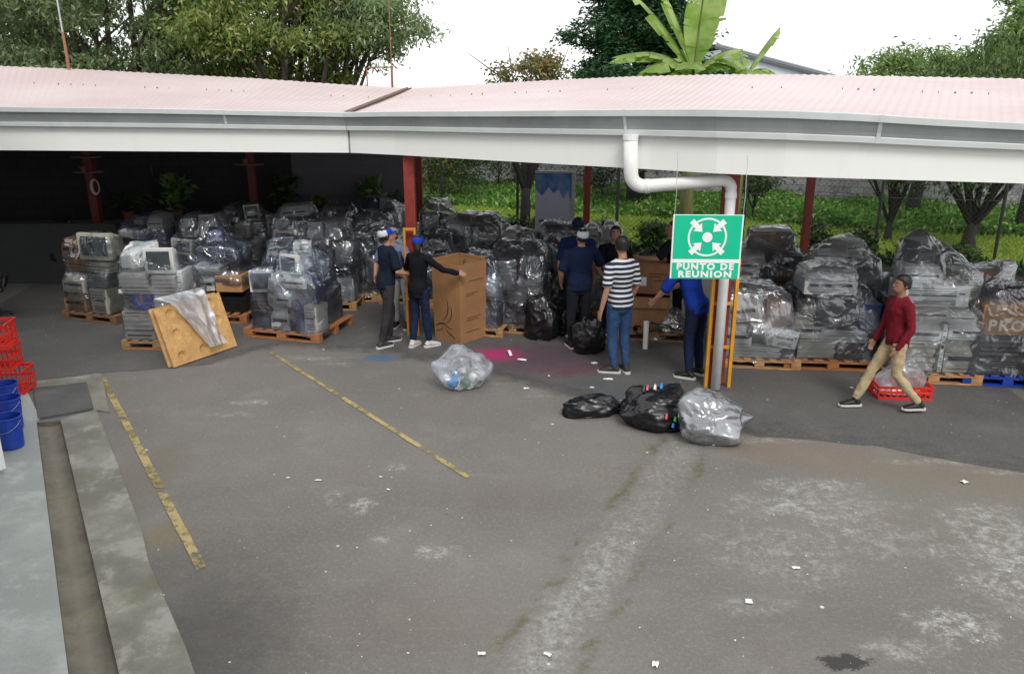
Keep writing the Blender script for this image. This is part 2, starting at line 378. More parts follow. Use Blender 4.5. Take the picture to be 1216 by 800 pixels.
    on = M_(nt, 'LESS_THAN', M_(nt, 'DIVIDE', v.outputs['Distance'], M_(nt, 'POWER', sc_.outputs[1], 3.)), .035)
    c = mixc(nt, M_(nt, 'MULTIPLY', on, .7), c, (.03, .03, .03))
    rgh = M_(nt, 'MULTIPLY_ADD', mid, .3, .6)
    bp = N(nt, 'ShaderNodeBump', inp={'Strength': .45, 'Distance': .006, 'Height': hgt})
    b = N(nt, 'ShaderNodeBsdfPrincipled', inp={'Base Color': c, 'Roughness': rgh, 'Specular IOR Level': .3, 'Normal': bp.outputs[0]})
    nt.links.new(b.outputs[0], out.inputs[0])
    return m
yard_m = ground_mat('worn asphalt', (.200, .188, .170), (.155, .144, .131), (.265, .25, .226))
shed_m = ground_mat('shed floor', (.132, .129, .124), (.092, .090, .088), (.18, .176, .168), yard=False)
# drain channel cut through the sheet
a_, b_ = P(44, 502), P(72, 500); c_, d_ = P(141, 800), P(82, 800)
def ext(p, q, y):
    t = (y-p.y)/(q.y-p.y); return p.lerp(q, t)
c2, d2 = ext(b_, c_, -12), ext(a_, d_, -12)
mb = MB()
BL, BR, TR, TL = (-150, -12), (150, -12), (150, 400), (-150, 400)
pts = [(*q, 0) for q in (BL, (d2.x, -12), (a_.x, a_.y), TL, TR, (b_.x, b_.y), (c2.x, -12), BR)]
mb.add(pts, [(0, 1, 2, 3), (3, 2, 5, 4), (5, 6, 7, 4)])
struct(mb.build('ground', yard_m))
chm, nt, out = newmat('drain concrete')
tcn = N(nt, 'ShaderNodeNewGeometry'); pos = tcn.outputs['Position']; sx = N(nt, 'ShaderNodeSeparateXYZ', inp={0: pos})
n1 = N(nt, 'ShaderNodeTexNoise', inp={'Vector': pos, 'Scale': 3., 'Detail': 8.0, 'Roughness': .7}).outputs[0]
n2 = N(nt, 'ShaderNodeTexNoise', inp={'Vector': pos, 'Scale': 22., 'Detail': 6.0, 'Roughness': .7}).outputs[0]
mid_a = (a_+b_)/2; mid_c = (c_+d_)/2
d, t = seg_dist(nt, sx.outputs[0], sx.outputs[1], (mid_a.x, mid_a.y), (mid_c.x, mid_c.y))
c = mixc(nt, ramp(nt, n1, .35, .65), (.12, .108, .08), (.20, .185, .145))
c = mixc(nt, M_(nt, 'MULTIPLY', M_(nt, 'SUBTRACT', 1., ramp(nt, M_(nt, 'ADD', d, M_(nt, 'MULTIPLY', n1, .1)), .04, .14)), .35), c, (.27, .25, .2))
c = mixc(nt, M_(nt, 'MULTIPLY', ramp(nt, n2, .55, .75), .5), c, (.05, .045, .03))
c = mixc(nt, M_(nt, 'MULTIPLY', ramp(nt, n1, .58, .66), .6), c, (.15, .14, .03))
b = N(nt, 'ShaderNodeBsdfPrincipled', inp={'Base Color': c, 'Roughness': .85}); nt.links.new(b.outputs[0], out.inputs[0])
mb = MB(); sec = []
for u, z in ((0, .005), (0.01, -.02), (.06, -.035), (.3, -.045), (.5, -.05), (.7, -.045), (.94, -.035), (.99, -.02), (1, .005)):
    for (l, r_) in ((a_, b_), (d2, c2)):
        q = l.lerp(r_, u); sec.append((q.x, q.y, z))
mb.add(sec, [(2*i, 2*i+1, 2*i+3, 2*i+2) for i in range(8)])
mb.add([(a_.x, a_.y, .005), (b_.x, b_.y, .005), (b_.x, b_.y, -.1), (a_.x, a_.y, -.1)], [(0, 1, 2, 3)])
struct(mb.build('drain_channel', chm, smooth=False))
# concrete slab strip beside the channel
def concrete(name, base, dark, light, moss=.0, bs=.6):
    m, nt, out = newmat(name)
    g = N(nt, 'ShaderNodeNewGeometry'); pos = g.outputs['Position']
    def nz(s, d=6., r=.65): return N(nt, 'ShaderNodeTexNoise', inp={'Vector': pos, 'Scale': s, 'Detail': d, 'Roughness': r}).outputs[0]
    a = nz(1.1); b2 = nz(6., 9., .8); f = nz(45., 4.)
    c = mixc(nt, ramp(nt, a, .4, .6), dark, base)
    c = mixc(nt, M_(nt, 'MULTIPLY', ramp(nt, nz(2.2, 9., .7), .52, .60), .6), c, light)
    c = mixc(nt, M_(nt, 'MULTIPLY', ramp(nt, b2, .5, .7), .5), c, dark)
    c = mixc(nt, M_(nt, 'MULTIPLY', ramp(nt, f, .5, .8), .4), c, tuple(x*.55 for x in dark))
    if moss: c = mixc(nt, M_(nt, 'MULTIPLY', ramp(nt, nz(1.6, 8.), .54, .7), moss), c, (.13, .125, .04))
    bp = N(nt, 'ShaderNodeBump', inp={'Strength': bs, 'Distance': .006, 'Height': M_(nt, 'ADD', b2, f)})
    s = N(nt, 'ShaderNodeBsdfPrincipled', inp={'Base Color': c, 'Roughness': .85, 'Normal': bp.outputs[0]})
    nt.links.new(s.outputs[0], out.inputs[0]); return m
slabm = concrete('slab concrete', (.27, .265, .225), (.17, .165, .135), (.36, .35, .31), moss=.5)
walkm = concrete('painted walkway concrete', (.385, .405, .385), (.31, .33, .312), (.455, .47, .45), bs=.25)
patchm = concrete('dark patch concrete', (.115, .115, .11), (.085, .085, .083), (.15, .15, .145))
rnd = random.Random(5)
def strip(name, L, Rr, z0, z1, m, n=40, jit=.02):
    """slab between two edges, right edge slightly broken"""
    mb = MB(); vs = []
    for i in range(n+1):
        u = i/n; l = L[0].lerp(L[1], u); r_ = Rr[0].lerp(Rr[1], u); k = rnd.uniform(-jit, jit)
        w = (r_-l).normalized()
        vs += [(l.x, l.y, z1), (r_.x+w.x*k, r_.y+w.y*k, z1), (l.x, l.y, z0), (r_.x+w.x*k, r_.y+w.y*k, z0)]
    fs = []
    for i in range(n):
        o = 4*i; fs += [(o, o+1, o+5, o+4), (o+1, o+3, o+7, o+5), (o, o+4, o+6, o+2)]
    fs += [(0, 2, 3, 1), (4*n, 4*n+1, 4*n+3, 4*n+2)]
    mb.add(vs, fs); return struct(mb.build(name, m, fix=True))
e1, e2 = P(114, 488), P(228, 800)
strip('kerb_slab', (b_+Vector((.002, 0, 0)), c2), (e1, ext(e1, e2, -12)), -.005, .022, slabm)
w1, w2 = P(42, 480), d2
walk = MB(); wl = ext(P(32, 440), P(42, 480), 14.2)
walk.prism([(a_.x-.003, a_.y), (d2.x-.003, -12), (-40, -12), (-40, P(20, 470).y+.1), (P(30, 468).x, P(20, 470).y+.1), (a_.x-.02, a_.y+.1)][::-1], -.05, .025)
struct(walk.build('walkway', walkm, fix=True))
q = [P(40, 463), P(101, 457), P(110, 487), P(45, 499)]
mb = MB(); mb.prism([(p.x, p.y) for p in q][::-1], .0, .03); tag(mb.build('drain_cover', patchm, fix=True, bevel=.006), 'dark grey square concrete cover at the top end of the drain channel', 'drain cover')
q = [P(34, 456), P(120, 444), P(130, 490), P(112, 488), P(103, 455), P(38, 462)]
mb = MB(); mb.prism([(p.x, p.y) for p in q][::-1], -.002, .016); struct(mb.build('kerb_surround', slabm, fix=True))
# shed floor: smooth darker concrete, edge meanders
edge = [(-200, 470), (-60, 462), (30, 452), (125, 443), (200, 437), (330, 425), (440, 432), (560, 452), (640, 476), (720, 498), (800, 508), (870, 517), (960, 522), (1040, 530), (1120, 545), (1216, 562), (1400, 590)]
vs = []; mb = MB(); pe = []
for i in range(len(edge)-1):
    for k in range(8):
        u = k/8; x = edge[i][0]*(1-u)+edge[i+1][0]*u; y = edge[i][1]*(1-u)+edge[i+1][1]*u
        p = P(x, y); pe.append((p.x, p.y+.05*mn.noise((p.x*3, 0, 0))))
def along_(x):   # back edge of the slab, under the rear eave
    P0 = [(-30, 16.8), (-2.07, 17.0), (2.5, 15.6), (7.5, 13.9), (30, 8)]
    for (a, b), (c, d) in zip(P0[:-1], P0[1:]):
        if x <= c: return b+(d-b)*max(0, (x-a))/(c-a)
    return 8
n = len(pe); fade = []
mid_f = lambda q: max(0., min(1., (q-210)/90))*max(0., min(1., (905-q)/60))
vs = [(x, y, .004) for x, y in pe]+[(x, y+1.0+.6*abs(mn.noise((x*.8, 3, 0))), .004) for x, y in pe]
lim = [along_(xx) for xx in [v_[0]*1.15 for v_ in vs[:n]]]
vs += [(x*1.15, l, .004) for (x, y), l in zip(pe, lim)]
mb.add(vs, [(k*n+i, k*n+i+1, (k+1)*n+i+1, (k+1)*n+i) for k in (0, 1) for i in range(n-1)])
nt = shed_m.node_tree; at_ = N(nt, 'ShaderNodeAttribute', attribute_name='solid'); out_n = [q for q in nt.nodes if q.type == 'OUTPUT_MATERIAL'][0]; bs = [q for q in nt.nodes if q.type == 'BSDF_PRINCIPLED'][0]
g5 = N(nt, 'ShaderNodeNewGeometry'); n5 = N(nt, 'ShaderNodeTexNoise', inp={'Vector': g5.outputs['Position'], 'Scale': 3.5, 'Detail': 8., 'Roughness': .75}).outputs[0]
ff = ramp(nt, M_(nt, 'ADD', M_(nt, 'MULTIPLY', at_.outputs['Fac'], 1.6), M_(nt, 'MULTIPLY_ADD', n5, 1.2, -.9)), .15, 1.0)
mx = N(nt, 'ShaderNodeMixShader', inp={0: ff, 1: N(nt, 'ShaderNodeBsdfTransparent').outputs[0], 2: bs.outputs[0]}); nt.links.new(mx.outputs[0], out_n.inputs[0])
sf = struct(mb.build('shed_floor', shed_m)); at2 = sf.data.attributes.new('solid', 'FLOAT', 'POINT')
pxs = []
for i in range(len(edge)-1):
    for k in range(8): pxs.append(edge[i][0]+(edge[i+1][0]-edge[i][0])*k/8)
for i in range(len(vs)): at2.data[i].value = (1-mid_f(pxs[i]))*(.62 if pxs[i] > 500 else .9) if i < n else 1.0
# yellow parking lines, paint worn through
pm, nt, out = newmat('worn yellow line paint')
g = N(nt, 'ShaderNodeNewGeometry'); pos = g.outputs['Position']
n1 = N(nt, 'ShaderNodeTexNoise', inp={'Vector': pos, 'Scale': 9., 'Detail': 8.0, 'Roughness': .8}).outputs[0]
n2 = N(nt, 'ShaderNodeTexNoise', inp={'Vector': pos, 'Scale': 2., 'Detail': 5.0}).outputs[0]
c = mixc(nt, ramp(nt, n2, .35, .65), (.33, .25, .10), (.43, .34, .15))
b = N(nt, 'ShaderNodeBsdfPrincipled', inp={'Base Color': c, 'Roughness': .7}); tr = N(nt, 'ShaderNodeBsdfTransparent')
f = ramp(nt, M_(nt, 'ADD', n1, M_(nt, 'MULTIPLY', M_(nt, 'SUBTRACT', n2, .5), .5)), .36, .56)
mx = N(nt, 'ShaderNodeMixShader', inp={0: f, 1: tr.outputs[0], 2: b.outputs[0]}); nt.links.new(mx.outputs[0], out.inputs[0])
for (A, B, w) in ((P(322, 419), P(556, 567), .06), (P(122, 450), P(240, 676), .075)):
    d = (B-A).normalized(); s = Vector((-d.y, d.x, 0))*w/2; mb = MB(); vs = []
    for i in range(41):
        q = A.lerp(B, i/40); j1, j2 = rnd.uniform(.9, 1.1), rnd.uniform(.9, 1.1); vs += [q+s*j1+Vector((0, 0, .0085)), q-s*j2+Vector((0, 0, .0085))]
    mb.add(vs, [(2*i, 2*i+1, 2*i+3, 2*i+2) for i in range(40)]); struct(mb.build('parking_line', pm))

# ------------------------------------------------------------------ the open shed
HB = 2.64
def eave(px, pyb): p = P(px, pyb, HB); return p
eL0, eC = eave(0, 178.5), eave(416, 181.5)
eL = eC+(eL0-eC)*1.9
rp = [eave(x, y) for x, y in ((470, 184), (530, 187.5), (600, 191.5), (680, 196), (770, 201), (850, 206), (930, 209.5), (1010, 212), (1100, 214.5), (1216, 218))]
eR = rp[-1]+(rp[-1]-rp[-3])*1.2
# gutter top heights along the eave (the gutter sags a little)
tops = {}
def gtop(px, py, Y): return PY(px, py, Y).z
Lz = gtop(0, 126, eL0.y); Cz = gtop(416, 133, eC.y)
rt = [gtop(x, y, e.y) for (x, y), e in zip(((470, 132), (530, 131.5), (600, 131), (680, 130), (770, 129), (850, 129), (930, 130.5), (1010, 134), (1100, 140), (1216, 146)), rp)]
left = [(eL, Lz+.02), (eL0, Lz), (eL0.lerp(eC, .5), (Lz+Cz)/2+.01), (eC, Cz)]
right = [(eC, Cz)]+list(zip(rp, rt))+[(eR, rt[-1]-.01)]
full = left+right[1:]
def sweep(mb, line, prof, mi=0, closed=False):
    """prof: (outward offset, height fraction between eave bottom 0 and gutter top 1)"""
    rings = []
    for i, (p, zt) in enumerate(line):
        a = line[max(i-1, 0)][0]; b = line[min(i+1, len(line)-1)][0]
        t1 = (p-a).normalized() if i else (b-p).normalized(); t2 = (b-p).normalized() if i < len(line)-1 else t1
        t = (t1+t2).normalized(); nrm = Vector((t.y, -t.x, 0)); k = 1/max(.5, nrm.dot(Vector((t1.y, -t1.x, 0))))
        rings.append([(p.x+nrm.x*o*k, p.y+nrm.y*o*k, HB+(zt-HB)*f) for o, f in prof])
    n = len(prof); vs = [q for r_ in rings for q in r_]; m = n if closed else n-1
    mb.add(vs, [(i*n+j, i*n+(j+1) % n, (i+1)*n+(j+1) % n, (i+1)*n+j) for i in range(len(rings)-1) for j in range(m)], mi)
shed = thing('open_shed', 'long open shed with pale pink corrugated roof, white fascia and red posts', 'shed')
fasm, nt, out = newmat('fascia paint')
g = N(nt, 'ShaderNodeNewGeometry'); pos = g.outputs['Position']
n1 = N(nt, 'ShaderNodeTexNoise', inp={'Vector': N(nt, 'ShaderNodeMapping', inp={0: pos, 3: (5, 5, .5)}).outputs[0], 'Scale': 1.4, 'Detail': 6.0, 'Roughness': .7}).outputs[0]
c = mixc(nt, M_(nt, 'MULTIPLY', ramp(nt, n1, .5, .85), .2), (.86, .87, .84), (.62, .63, .57))
b = N(nt, 'ShaderNodeBsdfPrincipled', inp={'Base Color': c, 'Roughness': .4}); nt.links.new(b.outputs[0], out.inputs[0])
mb = MB(); sweep(mb, full, [(0, 0), (0, .62), (-.03, .62), (-.03, 0)], closed=True); mb.build('fascia', fasm, shed, fix=True)
gutm = mat('gutter paint', (.56, .59, .58), .4, var=.06, scale=2); gutd = mat('shaded gutter face', (.30, .325, .33), .45, var=.10, scale=2)  # recessed face is a darker grey: its shade is put into the colour
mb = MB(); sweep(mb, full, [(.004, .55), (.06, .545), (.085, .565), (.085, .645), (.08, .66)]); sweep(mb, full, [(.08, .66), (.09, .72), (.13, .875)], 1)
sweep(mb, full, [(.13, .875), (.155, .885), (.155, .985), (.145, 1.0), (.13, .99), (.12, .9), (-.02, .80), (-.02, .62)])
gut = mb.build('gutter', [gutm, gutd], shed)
mb = MB()
for px in (745, 985, 1205, 190):
    mb = MB()   # joint collars of the gutter
    best = min(range(len(full)-1), key=lambda i: abs((full[i][0].x+full[i+1][0].x)/2-P(px, 200, HB).x))
    (p, z1), (q, z2) = full[best], full[best+1]
    t = (P(px, 200, HB).x-p.x)/(q.x-p.x); t = min(max(t, .02), .98)
    c0 = (p.lerp(q, t), z1+(z2-z1)*t); dd = (q-p).normalized()*.02
    sweep(mb, [(c0[0]-dd, c0[1]), (c0[0]+dd, c0[1])], [(.008, .545), (.064, .54), (.089, .56), (.089, .65), (.095, .72), (.134, .87), (.159, .885), (.159, .99)])
    mb.build('gutter_joint', gutm, shed)
mb = MB(); dd = Vector((.02, 0, 0)); sweep(mb, [(eC-dd, Cz), (eC+dd, Cz)], [(.004, .0), (.004, .54), (.065, .54), (.089, .56), (.089, .65), (.095, .72), (.134, .87)]); mb.build('corner_seam', mat('grimy seam', (.22, .22, .21), .7, var=.4), shed)
# corrugated sheets
rfm, nt, out = newmat('faded pink roof paint')
g = N(nt, 'ShaderNodeNewGeometry'); pos = g.outputs['Position']
def nzz(s, d=6., r=.65, st=(1, 1, 1)): return N(nt, 'ShaderNodeTexNoise', inp={'Vector': N(nt, 'ShaderNodeMapping', inp={0: pos, 3: st}).outputs[0], 'Scale': s, 'Detail': d, 'Roughness': r}).outputs[0]
c = mixc(nt, ramp(nt, nzz(.35), .35, .65), (.51, .405, .395), (.57, .48, .468))
c = mixc(nt, M_(nt, 'MULTIPLY', ramp(nt, nzz(3., 7., .7, (3, .4, 1)), .5, .75), .35), c, (.50, .45, .42))
c = mixc(nt, M_(nt, 'MULTIPLY', ramp(nt, nzz(18., 4.), .62, .74), .5), c, (.36, .24, .2))
b = N(nt, 'ShaderNodeBsdfPrincipled', inp={'Base Color': c, 'Roughness': .55}); nt.links.new(b.outputs[0], out.inputs[0])
ridge = [(-170, 74, 17.0), (0, 78.5, 17.0), (100, 82.5, 17.0), (200, 88, 17.0), (300, 93, 17.0), (400, 100, 17.0), (487, 105, 17.0), (560, 100.5, 16.4), (660, 95, 15.9), (750, 91, 15.3), (850, 88.5, 14.7), (950, 88.5, 14.1), (1080, 91, 13.6), (1216, 93.5, 13.2)]
rg = [PY(*q) for q in ridge]; rg = [rg[0]+(rg[0]-rg[1])*1.6]+rg+[rg[-1]+(rg[-1]-rg[-2])*1.5]
def along(line, s):
    L = [0]
    for a, b in zip(line[:-1], line[1:]): L.append(L[-1]+(b-a).length)
    x = s*L[-1]
    for i in range(len(line)-1):
        if x <= L[i+1]+1e-9: return line[i].lerp(line[i+1], (x-L[i])/(L[i+1]-L[i]))
    return line[-1]
def roof(lo, hi, name):
    Lw = sum((b-a).length for a, b in zip(lo[:-1], lo[1:])); n = int(Lw/.10)*6; vs = []; m = 5
    for i in range(n+1):
        s = i/n; a = along(lo, s); b = along(hi, s); z = .006*math.cos(i/6*2*PI)
        for k in range(m+1):
            q = a.lerp(b, k/m); vs.append((q.x, q.y, q.z+z-.02*math.sin(k/m*PI)))
    mb = MB(); mb.add(vs, [(i*(m+1)+k, (i+1)*(m+1)+k, (i+1)*(m+1)+k+1, i*(m+1)+k+1) for i in range(n) for k in range(m)])
    return mb.build(name, rfm, shed, smooth=True)
def eave_line(l): return [Vector((p.x, p.y-.03, z-.02)) for p, z in l]
roof(eave_line(left), rg[:8], 'roof_sheet'); roof(eave_line(right), rg[7:], 'roof_sheet')
mb = MB(); v0 = eave_line(left)[-1]; v1 = rg[7]; sd = Vector((.05, 0, 0))
for w, z in ((.045, .030),): mb.add([v0-sd+Vector((0, 0, z)), v0+sd+Vector((0, 0, z)), v1+sd+Vector((0, 0, z)), v1-sd+Vector((0, 0, z)), v0+Vector((0, 0, -.02)), v1+Vector((0, 0, -.02))], [(0, 4, 5, 3), (4, 1, 2, 5)])
mb.build('valley_gutter', mat('rusty valley', (.16, .10, .08), .7, var=.3), shed)
# beams and rafters under the sheet
mb = MB()
for i in range(1, 10):
    s = i/10
    for lo, hi in ((eave_line(left), rg[:8]), (eave_line(right), rg[7:])):
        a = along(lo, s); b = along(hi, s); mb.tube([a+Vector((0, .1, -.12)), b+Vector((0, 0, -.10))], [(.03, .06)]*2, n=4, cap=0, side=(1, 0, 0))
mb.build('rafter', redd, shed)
def post(px, top_y, Y, w, m, guard=0.0, name='post'):
    b = PY(px, 300, Y); b.z = 0; mb = MB(); b = Vector((PY(px, (400+top_y)/2, Y).x, Y, 0))
    # place by the foot column: x at mid height of the visible part
    h = w/2; f = w*.1
    Mx = Matrix.Translation(b)
    mb.box(-h, h, -h, h, 0, 3.25, M=Mx); mb.box(-h-.05, h+.05, -h-.05, h+.05, 0.004, .016, M=Mx)
    o = mb.build(name, m, shed, bevel=.006)
    return b, o
rng = random.Random(2)
bS = P(849, 455)          # the near post with the sign
mb = MB(); Mx = Matrix.Translation(bS); mb.box(-.085, .085, -.085, .085, .016, 3.2, M=Mx)
ps = mb.build('post', redp, shed, bevel=.008)
mb = MB()
for x in (-.15, .13):
    mb.box(x-.021, x+.021, -.16, -.10, .0, 1.62, M=Mx)
for z in (.50, 1.05, 1.57): mb.box(-.129, .109, -.14, -.11, z, z+.04, M=Mx)
mb.build('post_guard', yel, ps, bevel=.005, label='yellow steel guard frame on both sides of the downpipe')
bM = P(493, 394); mb = MB(); Mx = Matrix.Translation(bM); mb.box(-.075, .075, -.075, .075, 0.006, 3.15, M=Mx)
pmid = mb.build('post', [redp], shed, bevel=.008)
mb = MB()
for x in (-.08, .07): mb.box(x-.016, x+.016, -.20, -.16, .0, 1.62, M=Mx)
for z in (.55, 1.1, 1.58): mb.box(-.064, .054, -.195, -.165, z, z+.04, M=Mx)
for z in (.6, 1.5): mb.box(-.094, -.066, -.16, -.077, z, z+.04, M=Mx)
mb.build('post_guard', mat('dark yellow paint', (.55, .25, .03), .5), pmid, bevel=.005)
posts = {}
for px, ty, Y, w, m in ((121, 185, 15.2, .15, redd), (307, 185, 15.6, .13, redd), (695, 205, 15.4, .12, redp), (953, 215, 13.9, .12, redp), (500.5, 190, 16.2, .12, redp), (-110, 185, 13.0, .18, redp), (1330, 300, 8.5, .17, redp)):  # two left posts take the darkened red, shade of their bay painted in
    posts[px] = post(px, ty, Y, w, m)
# back beam joining post heads
mb = MB()
bk = [along(rg, i/14)+Vector((0, -.15, -.14)) for i in range(15)]
mb.tube(bk, [(.04, .07)]*15, n=4, cap=0, side=(0, 0, 1)); mb.build('back_beam', redd, shed)
# downpipe: falls from the gutter, runs back under the fascia, then down the post
e = P(749, 200, HB); r_ = .078
yf = full[8][0].y
g0 = PY(749, 160, e.y-.10); A = Vector((g0.x, g0.y, g0.z-.0)); Bp = PY(749, 208, e.y-.10); D0 = PY(848, 214, bS.y-.26); D1 = Vector((bS.x-.055, bS.y-.235, .02))
D0 = Vector((D1.x-.0, D1.y, D0.z))
pth = [A, Bp+Vector((0, 0, .06))]
C1 = Bp+Vector((.18, .02, -.13)); 
for i in range(1, 6):
    t = i/6; pth.append((1-t)**2*(Bp+Vector((0, 0, .06)))+2*t*(1-t)*(Bp+Vector((0, 0, -.13)))+t*t*C1)
C2 = D0+Vector((-.14, -.02, .0))
pth += [C1, C1.lerp(C2, .5), C2]
for i in range(1, 5):
    t = i/5; pth.append((1-t)**2*C2+2*t*(1-t)*D0+t*t*(D0+Vector((0, 0, -.13))))
pth += [D0+Vector((0, 0, -.13)), D0+Vector((0, 0, -.6)), D1]
rr_p = [.085]*2+[.083]*5+[.080, .074, .070]+[.066]*4+[.060, .058, .058]
mb = MB(); mb.tube(pth, rr_p, n=20, cap=0); dp = mb.build('downpipe', mat('white pipe', (.84, .84, .82), .35, var=.05), shed, smooth=True)
mb = MB()
for a, b, q in ((pth[0], pth[0]+Vector((0, 0, -.06)), .091), (C1, C1+(C2-C1).normalized()*.05, .086), (D0+Vector((0, 0, -.14)), D0+Vector((0, 0, -.2)), .068), (Vector((D1.x, D1.y, 1.5)), Vector((D1.x, D1.y, 1.45)), .063)):
    mb = MB(); mb.tube([a, b], [q]*2, n=20, cap=0); mb.build('pipe_collar', white, dp, smooth=False)
# ------------------------------------------------------------------ walls behind the left wing
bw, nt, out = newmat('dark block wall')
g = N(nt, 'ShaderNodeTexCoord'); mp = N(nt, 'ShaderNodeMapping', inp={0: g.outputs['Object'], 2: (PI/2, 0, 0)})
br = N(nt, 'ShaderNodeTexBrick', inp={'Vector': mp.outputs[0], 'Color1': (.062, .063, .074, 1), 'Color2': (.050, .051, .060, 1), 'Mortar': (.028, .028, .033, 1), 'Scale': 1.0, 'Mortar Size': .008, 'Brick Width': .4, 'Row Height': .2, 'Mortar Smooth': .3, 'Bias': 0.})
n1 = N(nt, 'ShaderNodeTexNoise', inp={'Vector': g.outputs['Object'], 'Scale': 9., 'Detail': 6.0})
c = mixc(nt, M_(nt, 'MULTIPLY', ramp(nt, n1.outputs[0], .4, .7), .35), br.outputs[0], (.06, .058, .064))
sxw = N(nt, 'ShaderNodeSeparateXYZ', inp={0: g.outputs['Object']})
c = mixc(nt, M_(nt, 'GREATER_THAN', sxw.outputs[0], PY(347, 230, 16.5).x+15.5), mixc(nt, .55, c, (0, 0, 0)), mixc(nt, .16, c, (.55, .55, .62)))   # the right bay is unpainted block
bp = N(nt, 'ShaderNodeBump', inp={'Strength': .6, 'Distance': .01, 'Height': M_(nt, 'SUBTRACT', n1.outputs[0], br.outputs['Fac'])})
b = N(nt, 'ShaderNodeBsdfPrincipled', inp={'Base Color': c, 'Roughness': .85, 'Normal': bp.outputs[0]}); nt.links.new(b.outputs[0], out.inputs[0])
wa, wb = Vector((-15.5, 15.9, 0)), Vector((PY(496, 230, 16.9).x, 16.9, 0))
ang = math.atan2(wb.y-wa.y, wb.x-wa.x); L = (wb-wa).length
mb = MB(); mb.box(0, L, 0, .15, 0, 3.42)
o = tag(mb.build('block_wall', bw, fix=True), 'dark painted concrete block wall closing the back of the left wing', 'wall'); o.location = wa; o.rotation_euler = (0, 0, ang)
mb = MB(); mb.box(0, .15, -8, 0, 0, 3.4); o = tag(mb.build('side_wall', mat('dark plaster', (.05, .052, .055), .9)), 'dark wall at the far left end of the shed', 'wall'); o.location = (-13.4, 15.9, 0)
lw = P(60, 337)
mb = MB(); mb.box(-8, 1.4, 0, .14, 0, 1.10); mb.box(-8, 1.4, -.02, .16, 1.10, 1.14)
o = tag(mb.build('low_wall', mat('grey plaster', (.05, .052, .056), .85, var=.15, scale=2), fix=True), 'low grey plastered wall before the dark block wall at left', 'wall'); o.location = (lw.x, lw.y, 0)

# the two-storey building the picture is taken from, behind and left of the walkway
dv = (d_-a_).normalized(); nv = Vector((dv.y, -dv.x, 0));
if nv.x > 0: nv = -nv
bo = a_+nv*1.75; A0 = bo-dv*3.0; A1 = bo+dv*24  # unseen near end lengthened to screen the left bay from sky light
bldg = thing('office_building', 'pale two-storey building along the walkway, from whose upper floor the yard is seen', 'building', (A0.x, A0.y, 0), math.atan2(dv.y, dv.x))
Lb = (A1-A0).length; sgn = 1 if (Vector((-math.sin(bldg.rotation_euler.z), math.cos(bldg.rotation_euler.z), 0)).dot(nv) > 0) else -1
mb = MB(); y0, y1 = (0, 9) if sgn > 0 else (-9, 0); mb.box(0, Lb, y0, y1, 0, 6.4); mb.build('wall', mat('building plaster', (.42, .43, .41), .8), bldg)
mb = MB(); y0, y1 = (-.7, 9.4) if sgn > 0 else (-9.4, .7); mb.box(-.3, Lb+.3, y0, y1, 6.402, 6.6); mb.build('roof', mat('building roof', (.3, .3, .3), .8), bldg)
for i in range(4):
    x = 11+i*4.2; f = MB(); ya, yb = (-.03, -.003) if sgn > 0 else (.003, .03); f.box(x, x+1.8, ya, yb, 4.2, 5.5); w_ = f.build('window', mat('window frame', (.5, .5, .5), .4), bldg)
    g_ = MB(); ya, yb = (-.04, -.032) if sgn > 0 else (.032, .04); g_.box(x+.07, x+1.73, ya, yb, 4.27, 5.43); g_.build('pane', screenm, w_)

mb = MB(); r9 = random.Random(3)
for lo, hi in ((eave_line(left), rg[:8]), (eave_line(right), rg[7:])):
    for rw in (.55,):
        for i in range(60):
            a = along(lo, (i+.5)/60).lerp(along(hi, (i+.5)/60), rw+r9.uniform(-.004, .004)); s_ = r9.uniform(.004, .010)
            if r9.random() < .55: continue
            mb.box(a.x-s_, a.x+s_, a.y-s_, a.y+s_, a.z-.02, a.z+.006)
o = mb.build('screw_rows', mat('rusty screws', (.20, .12, .10), .7, var=.4), shed); o['kind'] = 'stuff'
# ------------------------------------------------------------------ beyond the shed: lawn, crop field, walls, trees
def band(name, ys, z, m, x0=-8, x1=None, n=40, hump=0.0):
    pass
gm, nt, out = newmat('lawn grass')
g = N(nt, 'ShaderNodeNewGeometry'); pos = g.outputs['Position']
n1 = N(nt, 'ShaderNodeTexNoise', inp={'Vector': pos, 'Scale': .9, 'Detail': 6.0}).outputs[0]; n2 = N(nt, 'ShaderNodeTexNoise', inp={'Vector': pos, 'Scale': 18., 'Detail': 6.0, 'Roughness': .8}).outputs[0]
c = mixc(nt, ramp(nt, n1, .35, .65), (.15, .25, .025), (.20, .32, .035)); c = mixc(nt, M_(nt, 'MULTIPLY', ramp(nt, n2, .4, .7), .6), c, (.08, .14, .02))
c = mixc(nt, M_(nt, 'MULTIPLY', ramp(nt, n1, .62, .72), .5), c, (.12, .10, .04))
bp = N(nt, 'ShaderNodeBump', inp={'Strength': 1., 'Distance': .05, 'Height': n2}); b = N(nt, 'ShaderNodeBsdfPrincipled', inp={'Base Color': c, 'Roughness': .8, 'Normal': bp.outputs[0]}); nt.links.new(b.outputs[0], out.inputs[0])
def poly_px(name, top, bot, z, m):
    """sheet between two lines of ground points"""
    n = 30; T = [P(*q) for q in top]; B = [P(*q) for q in bot]; mb = MB(); vs = []
    for i in range(n+1):
        a = along(T, i/n); b = along(B, i/n); vs += [(a.x, a.y, z), (b.x, b.y, z)]
    mb.add(vs, [(2*i, 2*i+1, 2*i+3, 2*i+2) for i in range(n)]); return struct(mb.build(name, m, fix=True))
lawn_top = [(300, 240), (520, 245), (640, 252), (800, 262), (900, 266), (1040, 277), (1216, 284), (1500, 300)]
